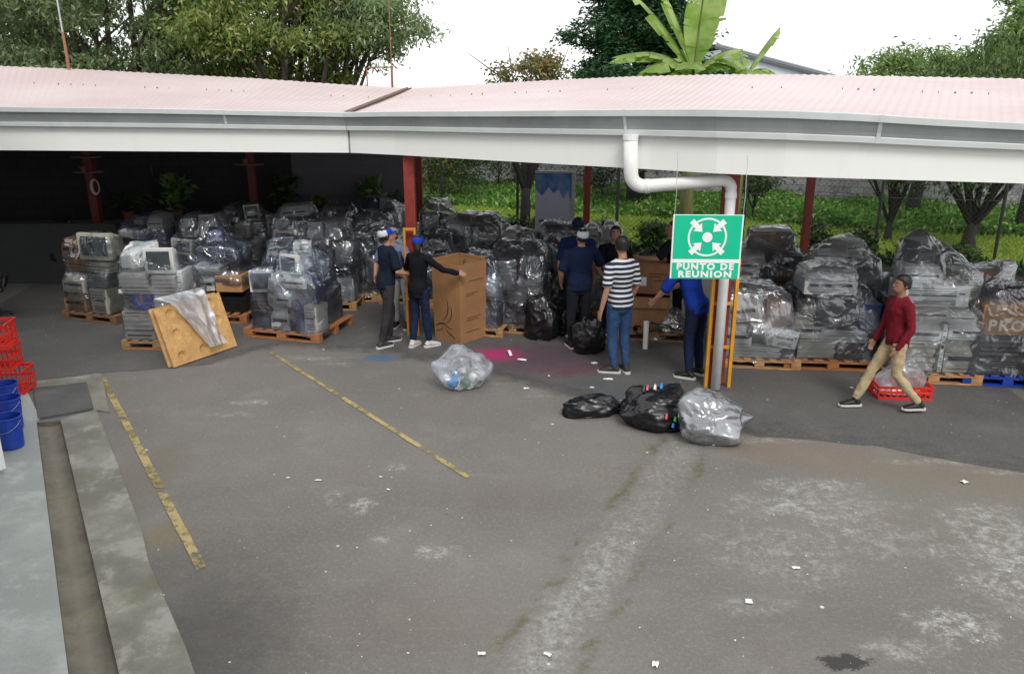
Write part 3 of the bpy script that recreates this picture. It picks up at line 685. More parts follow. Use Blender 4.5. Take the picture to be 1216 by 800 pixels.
lawn_bot = [(300, 278), (520, 283), (640, 288), (800, 294), (900, 298), (1040, 305), (1216, 318), (1500, 340)]
field_top = [(300, 212), (520, 216), (640, 220), (800, 229), (900, 236), (1040, 242), (1216, 252), (1500, 262)]
poly_px('lawn', lawn_top, lawn_bot, .02, gm)
fm, nt, out = newmat('field soil and low crop')
g = N(nt, 'ShaderNodeNewGeometry'); pos = g.outputs['Position']
n2 = N(nt, 'ShaderNodeTexNoise', inp={'Vector': pos, 'Scale': 6., 'Detail': 8.0, 'Roughness': .8}).outputs[0]
c = mixc(nt, ramp(nt, n2, .4, .6), (.03, .055, .01), (.06, .12, .018)); b = N(nt, 'ShaderNodeBsdfPrincipled', inp={'Base Color': c, 'Roughness': .9}); nt.links.new(b.outputs[0], out.inputs[0])
poly_px('field', field_top, lawn_top, .024, fm)
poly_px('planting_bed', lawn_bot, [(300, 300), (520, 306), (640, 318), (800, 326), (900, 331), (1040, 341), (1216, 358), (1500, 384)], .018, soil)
rs = np.random.default_rng(4)
# grass tufts on the lawn, crop leaves in the field
T = [P(*q) for q in lawn_top]; B = [P(*q) for q in lawn_bot]; Ft = [P(*q) for q in field_top]
def scatter(A, Bq, n, rows=None, jit=.06):
    A_ = np.array([along(A, s)[:] for s in np.linspace(0, 1, 200)]); B_ = np.array([along(Bq, s)[:] for s in np.linspace(0, 1, 200)])
    i = rs.integers(0, 199, n); f = rs.random(n)[:, None]; a = A_[i]*(1-f)+A_[i+1]*f; b = B_[i]*(1-f)+B_[i+1]*f
    v = rs.random(n)
    if rows: v = (np.floor(v*rows)+.5)/rows+rs.normal(0, jit/rows*4, n)
    return a*(1-v[:, None])+b*v[:, None]
C = scatter(T, B, 42000); C[:, 2] = .02
V = leaves(rs, C, .13, .022, droop=-1.05, spread=.8); tag(link('grass', quadsmesh('grass', V, leafmat('grass blades', (.20, .32, .03), (.38, .50, .07), (.46, .50, .13), .4))), 'short bright green grass of the lawn behind the shed', 'grass', kind='stuff')
C = scatter(Ft, T, 70000, rows=11, jit=.05); C[:, 2] = rs.uniform(.02, .36, len(C))*(.6+.4*np.sin(C[:, 0]*1.7))
V = leaves(rs, C, .17, .09, droop=-.3, spread=1.3); tag(link('crop_plants', quadsmesh('crop_plants', V, leafmat('crop leaves', (.06, .16, .03), (.16, .36, .05), (.5, .6, .2), .4))), 'rows of low leafy green crop in the field beyond the lawn', 'crop', kind='stuff')
# far block wall
fw, nt, out = newmat('weathered block wall')
g = N(nt, 'ShaderNodeTexCoord'); mp = N(nt, 'ShaderNodeMapping', inp={0: g.outputs['Object'], 2: (PI/2, 0, 0)})
br = N(nt, 'ShaderNodeTexBrick', inp={'Vector': mp.outputs[0], 'Color1': (.34, .34, .34, 1), 'Color2': (.25, .25, .255, 1), 'Mortar': (.16, .16, .16, 1), 'Scale': 1.0, 'Mortar Size': .012, 'Brick Width': .4, 'Row Height': .2, 'Mortar Smooth': .3, 'Bias': 0.})
n1 = N(nt, 'ShaderNodeTexNoise', inp={'Vector': g.outputs['Object'], 'Scale': 1.8, 'Detail': 9.0, 'Roughness': .8}).outputs[0]
c = mixc(nt, M_(nt, 'MULTIPLY', ramp(nt, n1, .5, .62), .75), br.outputs[0], (.06, .065, .06)); b = N(nt, 'ShaderNodeBsdfPrincipled', inp={'Base Color': c, 'Roughness': .9}); nt.links.new(b.outputs[0], out.inputs[0])
pts = [along(Ft, s) for s in (0, .22, .42, .62, .8, 1)]
wa = Ft[0]+Vector((-2, .4, 0)); wb = Ft[-1]+Vector((0, .4, 0)); L = (wb-wa).length; ang = math.atan2(wb.y-wa.y, wb.x-wa.x)
# the wall follows the field edge: fit one line through right part
wa = P(560, 214); wb = P(1216, 249); d = (wb-wa).normalized(); wa = wa-d*8; L = (wb-wa).length+14; ang = math.atan2(d.y, d.x)
fwo = thing('boundary_wall', 'long grey weathered block wall beyond the crop field', 'wall', (wa.x, wa.y+.3, 0), ang)
mb = MB(); mb.box(0, L, 0, .18, 0, 3.0); mb.build('wall_body', fw, fwo, fix=True)
mb = MB(); mb.box(0, L, -.03, .21, 3.0, 3.07); mb.build('coping', mat('coping', (.3, .3, .29), .9), fwo)
q = P(907, 212, 1.9); mb = MB(); t = 14
yb = PY(905, 213, wa.y+(0)) 
# small yellow framed sign on the wall
u = ((P(905, 240)-wa).dot(d)); sg = thing('wall_sign', 'small yellow-framed sign fixed high on the far block wall', 'sign', (wa.x+d.x*u, wa.y+.3+d.y*u, 0), ang)
mb = MB(); mb.box(-.6, .6, -.05, -.01, .95, 1.9); mb.build('frame', mat('yellow frame', (.45, .36, .08), .6), sg)
mb = MB(); mb.box(-.5, .5, -.06, -.045, 1.05, 1.8); mb.build('panel', mat('sign panel grey', (.22, .22, .2), .6), sg)

def crown(name, mt, c, rad, nclump, nleaf, L, W, droop, seed, parent, sig=.42, flat=1.0, hollow=.35, bottom=-1):
    r = np.random.default_rng(seed)
    d = r.normal(0, 1, (nclump, 3)); d /= np.linalg.norm(d, axis=1, keepdims=True); rr = (hollow+(1-hollow)*r.random(nclump)**.6)[:, None]
    lump = np.array([1+.28*mn.noise(Vector(x*2.1)+Vector((seed, 0, 0))) for x in d])[:, None]
    K = np.array(c)+d*rr*lump*np.array(rad)
    K = K[K[:, 2] > c[2]+bottom*rad[2]]
    sz = r.uniform(.5, 1.3, len(K))*sig
    n = nleaf; idx = r.integers(0, len(K), n)
    C = K[idx]+r.normal(0, 1, (n, 3))*sz[idx][:, None]*np.array([1, 1, .55*flat])
    V = leaves(r, C, L, W, droop)
    return link(name, quadsmesh(name, V, mt), parent), K
def limbs(mb, base, K, c, r0, seed, n=14, fork=.35):
    r = random.Random(seed); base = Vector(base); c = Vector(c); f = base.lerp(c, fork)
    mb.tube([base+Vector((0, 0, -.1)), base+Vector((0, 0, .25)), f], [r0*1.5, r0*1.05, r0*.8], n=10)
    for i in range(n):
        t = Vector(K[r.randrange(len(K))]); m1 = f.lerp(t, .4)+Vector((r.uniform(-.3, .3), r.uniform(-.3, .3), r.uniform(-.1, .4)))
        m2 = f.lerp(t, .75)+Vector((r.uniform(-.25, .25), r.uniform(-.25, .25), r.uniform(0, .3)))
        a = r0*r.uniform(.35, .6)
        mb.tube([f-Vector((0, 0, .1)), m1, m2, t], [a, a*.7, a*.4, a*.12], n=7)
        for k in range(3):
            t2 = t+Vector((r.uniform(-.8, .8), r.uniform(-.6, .6), r.uniform(-.4, .6))); mb.tube([m2, m2.lerp(t2, .6), t2], [a*.3, a*.2, a*.06], n=5)
def tree(name, label, base, c, rad, lm, bk, nclump, nleaf, L, W, droop, seed, r0=.18, nl=14, group=None, fork=.35, **k):
    o = thing(name, label, 'tree', base, 0, group); rel = Vector(c)-Vector(base)
    cr, K = crown('crown', lm, rel, rad, nclump, nleaf, L, W, droop, seed, o, **k)
    mb = MB(); limbs(mb, (0, 0, 0), K, rel, r0, seed, nl, fork); mb.build('trunk', bk, o, smooth=True)
    return o
mango = leafmat('mango leaves', (.12, .19, .07), (.28, .37, .19), (.58, .60, .32), .5)
mango2 = leafmat('yellower mango leaves', (.10, .17, .035), (.28, .35, .10), (.58, .52, .20), .45)
grp = 'mango trees beyond the block wall'
def at(px, py, Y): return PY(px, py, Y)
c = at(120, 10, 22); tree('mango_tree', 'broad leafy mango tree above the far left of the roof', (c.x, 22, 0), (c.x, 22, c.z-.1), (4.6, 2.6, 3.0), mango, bark, 210, 62000, .16, .055, .6, 11, .26, 22, grp, sig=.31)
c = at(310, 20, 21); tree('mango_tree', 'mango tree with yellow-green flushes right of the mast', (at(330, 60, 21).x, 21, 0), (c.x, 21, c.z+.0), (2.3, 2.2, 2.3), mango2, bark, 130, 34000, .155, .052, .6, 12, .24, 16, grp, sig=.29)
c = at(440, 34, 21.5); tree('mango_tree', 'sparser mango tree whose branch tips end against white sky', (at(352, 70, 21.5).x, 21.5, 0), (c.x-.35, 21.5, c.z+.25), (1.7, 1.5, 1.1), mango, bark, 80, 13500, .15, .05, .6, 13, .2, 16, grp, sig=.27, hollow=.2)
c = at(-60, 0, 24); tree('mango_tree', 'mango tree cut by the left edge of the view', (c.x, 24, 0), (c.x, 24, c.z+.2), (3.6, 2.4, 2.6), mango, bark, 150, 36000, .16, .055, .6, 14, .25, 14, grp, sig=.42)
# small orange flushed tree behind the shed
org = leafmat('orange flushed leaves', (.12, .13, .05), (.22, .22, .09), (.55, .30, .12), .4)
c = at(628, 80, 18.2); bt = P(623, 292)
o = tree('small_tree', 'small tree with sparse orange flushed crown behind the leaning dark trunk', (bt.x, bt.y, 0), (c.x, bt.y, 3.75), (.85, .7, .6), org, barkd, 34, 3300, .12, .05, .3, 15, .13, 12, sig=.17)
# conifer
def conifer():
    b = at(762, 60, 25); o = thing('conifer_tree', 'dark green conifer standing behind the banana plants', 'tree', (b.x, 25, 0))
    r = np.random.default_rng(7); C = []
    H = 9.0
    for i in range(2600):
        t = r.random()**.8; z = 1.5+t*(H-1.5); rad = 2.05*(1-max(0, (z-3.2)/(H-1.4)))**.8*(1+.2*math.sin(z*5)); a = r.uniform(0, 2*PI)
        rr = rad*(.35+.65*r.random()**.5)*(1+.22*math.sin(3*a+z*2)+.12*math.sin(7*a+z))
        C.append((rr*math.cos(a), rr*math.sin(a), z-rr*.12))
    C = np.array(C); idx = r.integers(0, len(C), 95000); Q = C[idx]+r.normal(0, 1, (95000, 3))*np.array([.17, .17, .07])
    V = leaves(r, Q, .17, .055, .15, .7); link('crown', quadsmesh('crown', V, leafmat('conifer needles', (.012, .045, .018), (.035, .10, .03), None, .2)), o)
    mb = MB(); mb.tube([(0, 0, -.1), (0, 0, 3), (0, 0, H-.4)], [.3, .2, .04])
    for i in range(40):
        z = random.Random(i).uniform(1.8, H-1); a = i*2.4; l = 2.1*(1-z/(H+.5)); mb.tube([(0, 0, z), (l*math.cos(a), l*math.sin(a), z-.1)], [.05, .015], n=5)
    mb.build('trunk', barkd, o, smooth=True)
conifer()
# banana plants
bl, nt, out = newmat('banana leaf')
g = N(nt, 'ShaderNodeTexCoord'); n1 = N(nt, 'ShaderNodeTexNoise', inp={'Vector': g.outputs['Object'], 'Scale': 2.5, 'Detail': 4.0}).outputs[0]
c = mixc(nt, ramp(nt, n1, .35, .65), (.20, .36, .06), (.46, .58, .22)); b = N(nt, 'ShaderNodeBsdfPrincipled', inp={'Base Color': c, 'Roughness': .45}); t = N(nt, 'ShaderNodeBsdfTranslucent', inp={'Color': mixc(nt, .3, c, (.5, .7, .1))})
nt.links.new(N(nt, 'ShaderNodeMixShader', inp={0: .5, 1: b.outputs[0], 2: t.outputs[0]}).outputs[0], out.inputs[0])
def banana_leaf(tip_dir, length, width, arch, seed, up=1.1, rip=.85):
    """one paddle blade along an arching midrib; torn into strips"""
    r = random.Random(seed); mb = MB(); n = 26; mid = []
    d = Vector((math.cos(tip_dir), math.sin(tip_dir), 0)); s = Vector((-d.y, d.x, 0))
    pos = Vector((0, 0, 0)); a = up
    for i in range(n+1):
        mid.append((pos.copy(), a)); a -= arch/n; pos = pos+(d*math.cos(a)+Vector((0, 0, 1))*math.sin(a))*length/n
    for sg in (-1, 1):
        i = 3
        while i < n:
            k = min(n, i+r.choice((1, 2, 3, 4, 6))) if r.random() < rip else min(n, i+5)
            dr = r.uniform(-.05, .5); gp = r.uniform(.0, .02); vs = []; 
            for j in range(i, k+1):
                p, an = mid[j]; u = (j-3)/(n-3); w = width*(math.sin(min(1, u*1.9+.12)*PI/2)*(1-max(0, (u-.55)/.45)**2.2))*.5+.004
                nrm = -d*math.sin(an)+Vector((0, 0, 1))*math.cos(an); sw = d*math.cos(an)+Vector((0, 0, 1))*math.sin(an)
                g_ = .0 if j in (i, k) and k-i < 5 else 0
                e = p+s*sg*w*(1-g_)-nrm*w*(.25+dr)*.9+sw*(w*.3+(gp if j == i else -gp if j == k else 0))
                m_ = p+s*sg*w*.5-nrm*w*(.02+dr*.3)+sw*w*.12
                vs += [p, m_, e]
            q = k-i
            mb.add(vs, [(3*j, 3*j+3, 3*j+4, 3*j+1) for j in range(q)]+[(3*j+1, 3*j+4, 3*j+5, 3*j+2) for j in range(q)])
            i = k
    mb.tube([m[0]+Vector((0, 0, -.005)) for m in mid], [.03*(1-i/(n+4))+.004 for i in range(n+1)], n=6, mi=1)
    return mb
stm = mat('banana stem', (.16, .17, .06), .6, var=.3, scale=4, stretch=(3, 3, .5))
def banana(label, px, Y, h, lv, grp):
    b = at(px, 90, Y); o = thing('banana_plant', label, 'banana plant', (b.x, Y, 0), 0, grp)
    mb = MB(); mb.tube([(0, 0, 0), (.02, 0, h*.5), (0, 0, h)], [.17, .14, .08], n=12); mb.build('stem', stm, o, smooth=True)
    for i, (az, ln, w, arch, up) in enumerate(lv):
        lf = banana_leaf(az, ln, w, arch, i*7+int(px), up).build('leaf', [bl, stm], o, smooth=True); lf.location = (0, 0, h-.1)
g_ = 'banana plants behind the shed'
banana('tall banana plant with broad upright leaves in front of the conifer', 824, 17.6, 3.82, ((PI-.25, 2.3, .66, .45, 1.12), (PI-.05, 2.2, .6, .35, 1.32), (.35, 2.1, .80, .2, 1.50), (PI+.25, 1.8, .62, 2.3, 1.0), (PI-.45, 2.0, .6, 1.9, .72), (-.5, 1.2, .5, 1.2, 1.15), (-PI/2, 2.0, .72, .4, 1.48), (PI/2, 1.5, .55, 1.4, 1.0), (-2.4, 1.4, .6, 2.2, .8), (PI-.1, 1.7, .55, 2.6, .9), (-1.9, 1.2, .6, 1.6, 1.0), (PI+.5, 1.5, .5, 1.2, .7), (PI-.15, 2.0, .6, 1.5, .95), (PI+.1, 1.9, .55, 1.1, .8), (.1, 1.5, .5, 2.2, 1.2), (.5, 1.3, .5, 1.5, .9)), g_)
banana('smaller banana plant with an arching torn leaf, right of the tall one', 884, 18.0, 3.78, ((.1, 1.0, .44, 2.4, 1.2), (.15, 1.3, .36, .3, 1.15), (PI, .9, .42, .9, 1.1), (-.3, .8, .4, 1.6, .7), (-1.8, 1.0, .42, 1.5, .9), (PI/2, 1.1, .4, 1.0, 1.2), (PI-.4, .9, .4, 1.8, .7)), g_)
# right hand trees
rl = leafmat('right tree leaves', (.09, .17, .04), (.24, .36, .11), (.42, .50, .20), .45); rl2 = leafmat('grey green leaves', (.05, .10, .03), (.12, .20, .06), (.26, .32, .12), .35)
b1 = P(1148, 296); tree('shade_tree', 'forked dark trunk tree on the lawn near the right edge', (b1.x, b1.y, 0), (b1.x+.25, b1.y+.1, 3.0), (2.0, 1.5, 1.65), rl2, barkd, 90, 13000, .15, .045, .9, 21, .13, 14, 'shade trees on the lawn', sig=.3, fork=.2)
b2 = P(1053, 288); tree('shade_tree', 'slimmer forked shade tree on the lawn with hanging leaves', (b2.x, b2.y, 0), (b2.x+.1, b2.y+.1, 2.55), (1.7, 1.3, 1.15), rl2, barkd, 70, 8000, .15, .045, .9, 22, .085, 12, 'shade trees on the lawn', sig=.24, fork=.2)
c = at(1110, 62, 23); tree('leafy_tree', 'bright green bushy tree top seen over the right of the roof', (c.x, 23, 0), (c.x+.4, 23, 3.7), (2.6, 1.6, .95), rl, barkd, 90, 16000, .17, .05, .4, 23, .2, 12, sig=.3)
c = at(1262, 24, 20); tree('leafy_tree', 'taller green tree at the upper right corner of the view', (c.x, 20, 0), (c.x+.2, 20, c.z+.05), (1.5, 1.5, 1.35), rl, barkd, 80, 16000, .15, .055, .2, 24, .2, 12, sig=.28)
# dark shrubs seen under the roof
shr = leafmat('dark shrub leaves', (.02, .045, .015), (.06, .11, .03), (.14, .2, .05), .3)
def shrub(label, px, py, h, w, n, lm=shr, seed=1, nm='shrub', grp=None, L=.13, droop=.2):
    b = P(px, py); o = thing(nm, label, 'plant', (b.x, b.y, .02), 0, grp)
    cr, K = crown('foliage', lm, (0, 0, h*.58), (w/2, w/2*.8, h*.46), 30, n, L, .05, droop, seed, o, sig=.14*w, hollow=.1)
    mb = MB(); limbs(mb, (0, 0, 0), K, (0, 0, h*.5), .03, seed, 8, .3); mb.build('stem', barkd, o, smooth=True)
    return o
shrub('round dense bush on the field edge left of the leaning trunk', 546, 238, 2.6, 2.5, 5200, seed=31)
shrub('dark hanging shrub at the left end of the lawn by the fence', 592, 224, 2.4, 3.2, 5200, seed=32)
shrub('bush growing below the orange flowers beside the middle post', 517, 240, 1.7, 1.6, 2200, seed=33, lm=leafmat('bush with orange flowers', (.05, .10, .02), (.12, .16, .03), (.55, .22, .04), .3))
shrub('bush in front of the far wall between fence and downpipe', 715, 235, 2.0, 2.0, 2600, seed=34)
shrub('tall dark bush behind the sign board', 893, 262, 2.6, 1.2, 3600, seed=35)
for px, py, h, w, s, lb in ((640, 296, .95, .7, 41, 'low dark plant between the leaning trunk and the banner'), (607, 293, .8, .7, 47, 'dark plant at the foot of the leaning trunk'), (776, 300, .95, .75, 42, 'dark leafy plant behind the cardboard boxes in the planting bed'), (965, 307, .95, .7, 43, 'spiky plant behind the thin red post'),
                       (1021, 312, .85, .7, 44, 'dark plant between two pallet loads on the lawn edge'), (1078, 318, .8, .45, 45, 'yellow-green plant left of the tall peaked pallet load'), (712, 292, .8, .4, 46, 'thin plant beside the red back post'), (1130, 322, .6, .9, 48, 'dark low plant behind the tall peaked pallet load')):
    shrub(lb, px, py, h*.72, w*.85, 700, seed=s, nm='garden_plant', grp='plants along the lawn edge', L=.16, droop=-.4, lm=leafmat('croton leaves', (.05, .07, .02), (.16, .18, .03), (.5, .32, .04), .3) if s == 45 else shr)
# chain link fence with dark posts
fa, fb = P(512, 284)+Vector((0, .25, 0)), P(1216, 316)+Vector((0, .25, 0)); d = (fb-fa).normalized(); fa = fa-d*.3; L = (fb-fa).length+3; ang = math.atan2(d.y, d.x)
fen = thing('chain_link_fence', 'thin chain link fence on dark posts along the back of the right wing', 'fence', (fa.x, fa.y, 0), ang)
wirem = mat('galvanised wire', (.05, .055, .05), .6, metal=.2)
mb = MB(); s_ = .11; Hf = 2.6
k = -Hf
vs = []; fs = []
def wire(x0, z0, x1, z1, w=.0022):
    o = len(vs); dx, dz = x1-x0, z1-z0; l = math.hypot(dx, dz); nx, nz = -dz/l*w, dx/l*w
    for (x, z) in ((x0, z0), (x1, z1)): vs.extend([(x+nx, 0, z+nz), (x-nx, 0, z-nz), (x, .004, z)])
    fs.extend([(o, o+1, o+4, o+3), (o+1, o+2, o+5, o+4), (o+2, o, o+3, o+5)])
x = -Hf
while x < L:
    a0, a1 = max(0, x), min(L, x+Hf)
    if a1 > a0: wire(a0, a0-x+.05, a1, a1-x+.05); wire(a0, Hf-(a0-x)+.05, a1, Hf-(a1-x)+.05)
    x += s_
mb.add(vs, fs); 
for z in (.06, 1.3, 2.62): mb.tube([(0, 0, z), (L, 0, z)], [.006]*2, n=5, cap=0)
mb.build('mesh', wirem, fen)
for px, py in ((522, 284), (612, 288), (731, 292), (1040, 308), (1190, 318), (880, 300)):
    u = (P(px, py)-fa).dot(d); mb = MB(); mb.tube([(u, .03, 0), (u, .03, 2.75)], [.035]*2, n=8); mb.build('fence_post', mat('dark fence post', (.018, .02, .02), .5), fen)
# warehouse gable far behind
wh = thing('warehouse', 'far white warehouse with sloping grey roof edge and a blue downpipe', 'building', (PY(940, 80, 38).x, 38, 0))
x0, x1 = PY(855, 80, 38).x-wh.location.x, PY(1010, 90, 38).x-wh.location.x; zt0, zt1 = PY(855, 59, 38).z, PY(1015, 99, 38).z
mb = MB(); mb.add([(x0, 0, 0), (x1+2, 0, 0), (x1+2, 0, zt1-.5), (x1, 0, zt1), (x0, 0, zt0), (x0, 8, 0), (x1+2, 8, 0), (x1+2, 8, zt1-.5), (x1, 8, zt1), (x0, 8, zt0)], [(0, 1, 2, 3, 4), (9, 8, 7, 6, 5), (0, 4, 9, 5), (1, 6, 7, 2)]); mb.build('wall', mat('pale sheet wall', (.6, .66, .72), .5, var=.04, stretch=(8, 1, .3)), wh)
mb = MB(); mb.tube([(x0-.3, -.2, zt0+.14), (x1, -.2, zt1+.06), (x1+2, -.2, zt1-.44)], [(.05, .12)]*3, n=4, cap=0, side=(0, 1, 0)); mb.add([(x0-.3, -.25, zt0+.2), (x1+2, -.25, zt1-.38), (x1+2, 8.2, zt1-.38), (x0-.3, 8.2, zt0+.2)], [(0, 1, 2, 3)]); mb.build('roof', mat('grey roof edge', (.18, .2, .22), .5), wh)
u = PY(965, 85, 38).x-wh.location.x; mb = MB(); mb.box(u-.22, u+.22, -.16, -.02, 0, zt0+(zt1-zt0)*(u-x0)/(x1-x0)-.12); mb.build('blue_downpipe', mat('blue downpipe', (.03, .08, .5), .5), wh)
# mast and antenna frame above the roof
p = PY(82, 83, 16.8); ms = thing('antenna_mast', 'thin mast with rusty foot rising from the left of the roof ridge', 'mast', (p.x, 16.8, p.z-.05))
mb = MB(); mb.tube([(0, 0, 0), (-.01, 0, .75)], [.03, .026], n=8); mb.box(-.1, .1, -.1, .1, -.02, .01); mb.build('rusty_foot', mat('rust', (.30, .13, .07), .8), ms)
mb = MB(); mb.tube([(-.01, 0, .7), (-.04, 0, 2.4)], [.017, .014], n=8); mb.build('pole', mat('mast metal', (.5, .5, .5), .4, metal=.5), ms)
p = PY(466, 104, 17.5); an = thing('pipe_frame', 'rusty pipe frame standing above the roof valley', 'pipe frame', (p.x, 17.5, p.z-.2)); mb = MB(); s = -.52
mb.tube([(0, 0, 0), (0, 0, .62)], [.025]*2, n=6); mb.tube([(0, 0, .62), (0, 0, 2.6)], [.010, .006], n=6); mb.tube([(s, 0, 0), (s, 0, .58), (s+.12, 0, .60), (0, 0, .60)], [.014]*4, n=6); mb.build('pipes', mat('rust', (.30, .13, .07), .8), an)
# banner board
bp_ = PY(660, 270, 16.0); bn = thing('banner_stand', 'tall white roll-up banner with blue mountains at its top, behind the pallets', 'banner', (PY(656, 300, 15.9).x, 15.9, .004), R(-6))
h = PY(656, 204, 15.9).z; w = .48*1.3
bx = lambda px, py: (PY(px, py, 15.9).x-bn.location.x, PY(px, py, 15.9).z)
wd = (bx(680, 230)[0]-bx(637, 230)[0])/2; mb = MB(); mb.box(-wd, wd, -.01, .01, .1, h-.02); mb.build('sheet', mat('banner sheet', (.62, .66, .80), .5, var=.04), bn)
mb = MB(); mb.box(-wd-.03, wd+.03, -.08, .08, 0, .1); mb.box(wd, wd+.07, -.02, .02, .1, h); mb.box(-.02, .02, .02, .04, .1, h-.05); mb.box(-wd, wd, -.02, .02, h-.02, h+.01); mb.build('stand', mat('banner stand', (.5, .52, .5), .4), bn)
mb = MB(); z0 = h-.32
pk = [(-wd, -.02), (-.62*wd, -.15), (-.25*wd, .02), (0, -.10), (.3*wd, -.02), (.55*wd, -.22), (.8*wd, -.08), (wd, -.26)]
vs = [(x, -.013, z0+z) for x, z in pk]+[(x, -.013, h-.03) for x, z in pk]; mb.add(vs, [(i, i+1, 8+i+1, 8+i) for i in range(7)]); mb.build('blue_print', mat('banner blue', (.02, .12, .45), .5, c2=(.25, .42, .70), scale=3), bn)
mb = MB()
for i, (a, b) in enumerate(((-.8, .1), (-.8, .45), (-.8, -.1))): mb.box(-.8*wd, b*wd, -.014, -.012, h*.50-i*.17, h*.50-i*.17+.045)
mb.build('text_lines', mat('banner text', (.08, .09, .15), .5), bn)
mb = MB(); mb.box(-.95*wd, .9*wd, -.014, -.012, h*.27, h*.34); mb.build('photo_strip', mat('banner photo', (.05, .05, .07), .5, c2=(.2, .2, .22), scale=18), bn)

A = [P(*q) for q in lawn_bot]; Bb = [P(q[0], q[1]+12) for q in lawn_bot]
C = scatter(A, Bb, 7000); C[:, 2] = rs.uniform(.02, .1, len(C))
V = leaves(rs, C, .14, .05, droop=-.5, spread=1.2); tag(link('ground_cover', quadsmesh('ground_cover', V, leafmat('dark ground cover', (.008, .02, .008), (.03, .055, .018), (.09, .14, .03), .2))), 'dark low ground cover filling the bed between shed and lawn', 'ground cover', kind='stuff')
# ------------------------------------------------------------------ equipment stacked on pallets
PM = {}
def item_mesh(kind, cm):
    """unit-sized item (1 x 1 x 1, base on z=0, front to -Y): list of (part name, mesh, sub-parts)"""
    key = (kind, cm.name)
    if key in PM: return PM[key]
    out = []
    if kind == 'monitor':
        mb = MB(); mb.box(-.5, .5, -.5, -.30, .06, 1.0)
        f = [(-.46, -.30, .1), (.46, -.30, .1), (.46, -.30, .96), (-.46, -.30, .96)]; g2 = [(-.44, -.02, .13), (.44, -.02, .13), (.44, -.02, .9), (-.44, -.02, .9)]; g3 = [(-.26, .5, .2), (.26, .5, .2), (.26, .5, .68), (-.26, .5, .68)]
        mb.add(f+g2+g3, [(4*k+i, 4*k+(i+1) % 4, 4*k+4+(i+1) % 4, 4*k+4+i) for k in (0, 1) for i in range(4)]+[(8, 9, 10, 11)])
        mb.box(-.2, .2, -.3, .15, 0, .08)
        me = mb.mesh('monitor', [cm], bevel=.012, fix=True)
        ms = MB(); vs = []; n = 6
        for i in range(n+1):
            for j in range(n+1):
                u, v = i/n*2-1, j/n*2-1; vs.append((.39*u, -.512-.02*(1-(u*u+v*v)/2), .55+.345*v))
        ms.add(vs, [(i*(n+1)+j, i*(n+1)+j+1, (i+1)*(n+1)+j+1, (i+1)*(n+1)+j)[::-1] for i in range(n) for j in range(n)])
        out = (me, [('screen', ms.mesh('screen', [screenm], smooth=True))])
    elif kind == 'computer_case':
        mb = MB(); mb.box(-.5, .5, -.47, .5, 0, 1); mb.box(-.485, .485, -.5, -.47, .01, .99)
        me = mb.mesh('computer_case', [cm], bevel=.012)
        f = MB()
        for z in (.86, .74, .62): f.box(-.40, .30, -.508, -.499, z, z+.02)
        f.box(-.40, .30, -.508, -.499, .50, .57); f.box(.34, .42, -.51, -.499, .6, .68)
        for z in (.1, .16, .22, .28): f.box(-.3, .3, -.506, -.499, z, z+.025)
        out = (me, [('front_panel', f.mesh('front_panel', [darkp if cm not in (blackp, darkp) else greyp]))])
    elif kind == 'printer':
        mb = MB(); mb.box(-.5, .5, -.5, .5, 0, .62); mb.box(-.48, .48, -.30, .5, .625, .95); mb.add([(-.48, -.46, .625), (.48, -.46, .625), (.48, -.305, .80), (-.48, -.305, .80), (-.48, -.305, .625), (.48, -.305, .625)], [(0, 1, 2, 3), (0, 3, 4), (1, 5, 2)]); mb.box(-.40, .40, -.1, .4, .952, 1.0)
        me = mb.mesh('printer', [cm], bevel=.012, fix=True)
        f = MB(); f.box(-.40, .40, -.508, -.498, .36, .5); f.box(-.40, .40, -.506, -.498, .1, .12); out = (me, [('paper_slot', f.mesh('paper_slot', [blackp]))])
    elif kind == 'cardboard_box':
        mb = MB(); mb.box(-.5, .5, -.5, .5, 0, 1); me = mb.mesh('cardboard_box', [cm], bevel=.008)
        f = MB(); f.box(-.07, .07, -.506, .506, .45, 1.006); out = (me, [('tape', f.mesh('tape', [tape]))])
    elif kind == 'laptop_stack':
        mb = MB(); r = random.Random(3)
        for i in range(6):
            a, b2 = r.uniform(-.03, .03), r.uniform(-.04, .04); mb.box(-.46+a, .46+a, -.46+b2, .46+b2, i/6+.006, (i+1)/6-.012)
        me = mb.mesh('equipment_stack', [cm], bevel=.006); out = (me, [])
    elif kind == 'screen_panel':
        mb = MB(); mb.box(-.5, .5, -.12, .12, .0, 1); mb.box(-.3, .3, .12, .5, .2, .7); me = mb.mesh('flat_screen', [cm], bevel=.012)
        f = MB(); f.box(-.45, .45, -.13, -.118, .08, .94); out = (me, [('screen', f.mesh('screen', [screenm]))])
    elif kind == 'cable_heap':
        mb = MB(); r = random.Random(8)
        for k in range(14):
            c = Vector((r.uniform(-.25, .25), r.uniform(-.25, .25), r.uniform(.15, .8))); a = r.uniform(.12, .3); pts = []
            for i in range(16):
                t = i/15*2*PI*1.6; pts.append((c.x+a*math.cos(t)+r.uniform(-.03, .03), c.y+a*math.sin(t)*.9, max(.03, c.z+.12*math.sin(t*1.3+k))))
            mb.tube(pts, [.022]*16, n=5)
        me = mb.mesh('cable_coil', [cm], smooth=True); out = (me, [])
    PM[key] = out
    return out
NAMES = {'laptop_stack': 'equipment_stack', 'screen_panel': 'flat_screen', 'cable_heap': 'cable_coil'}
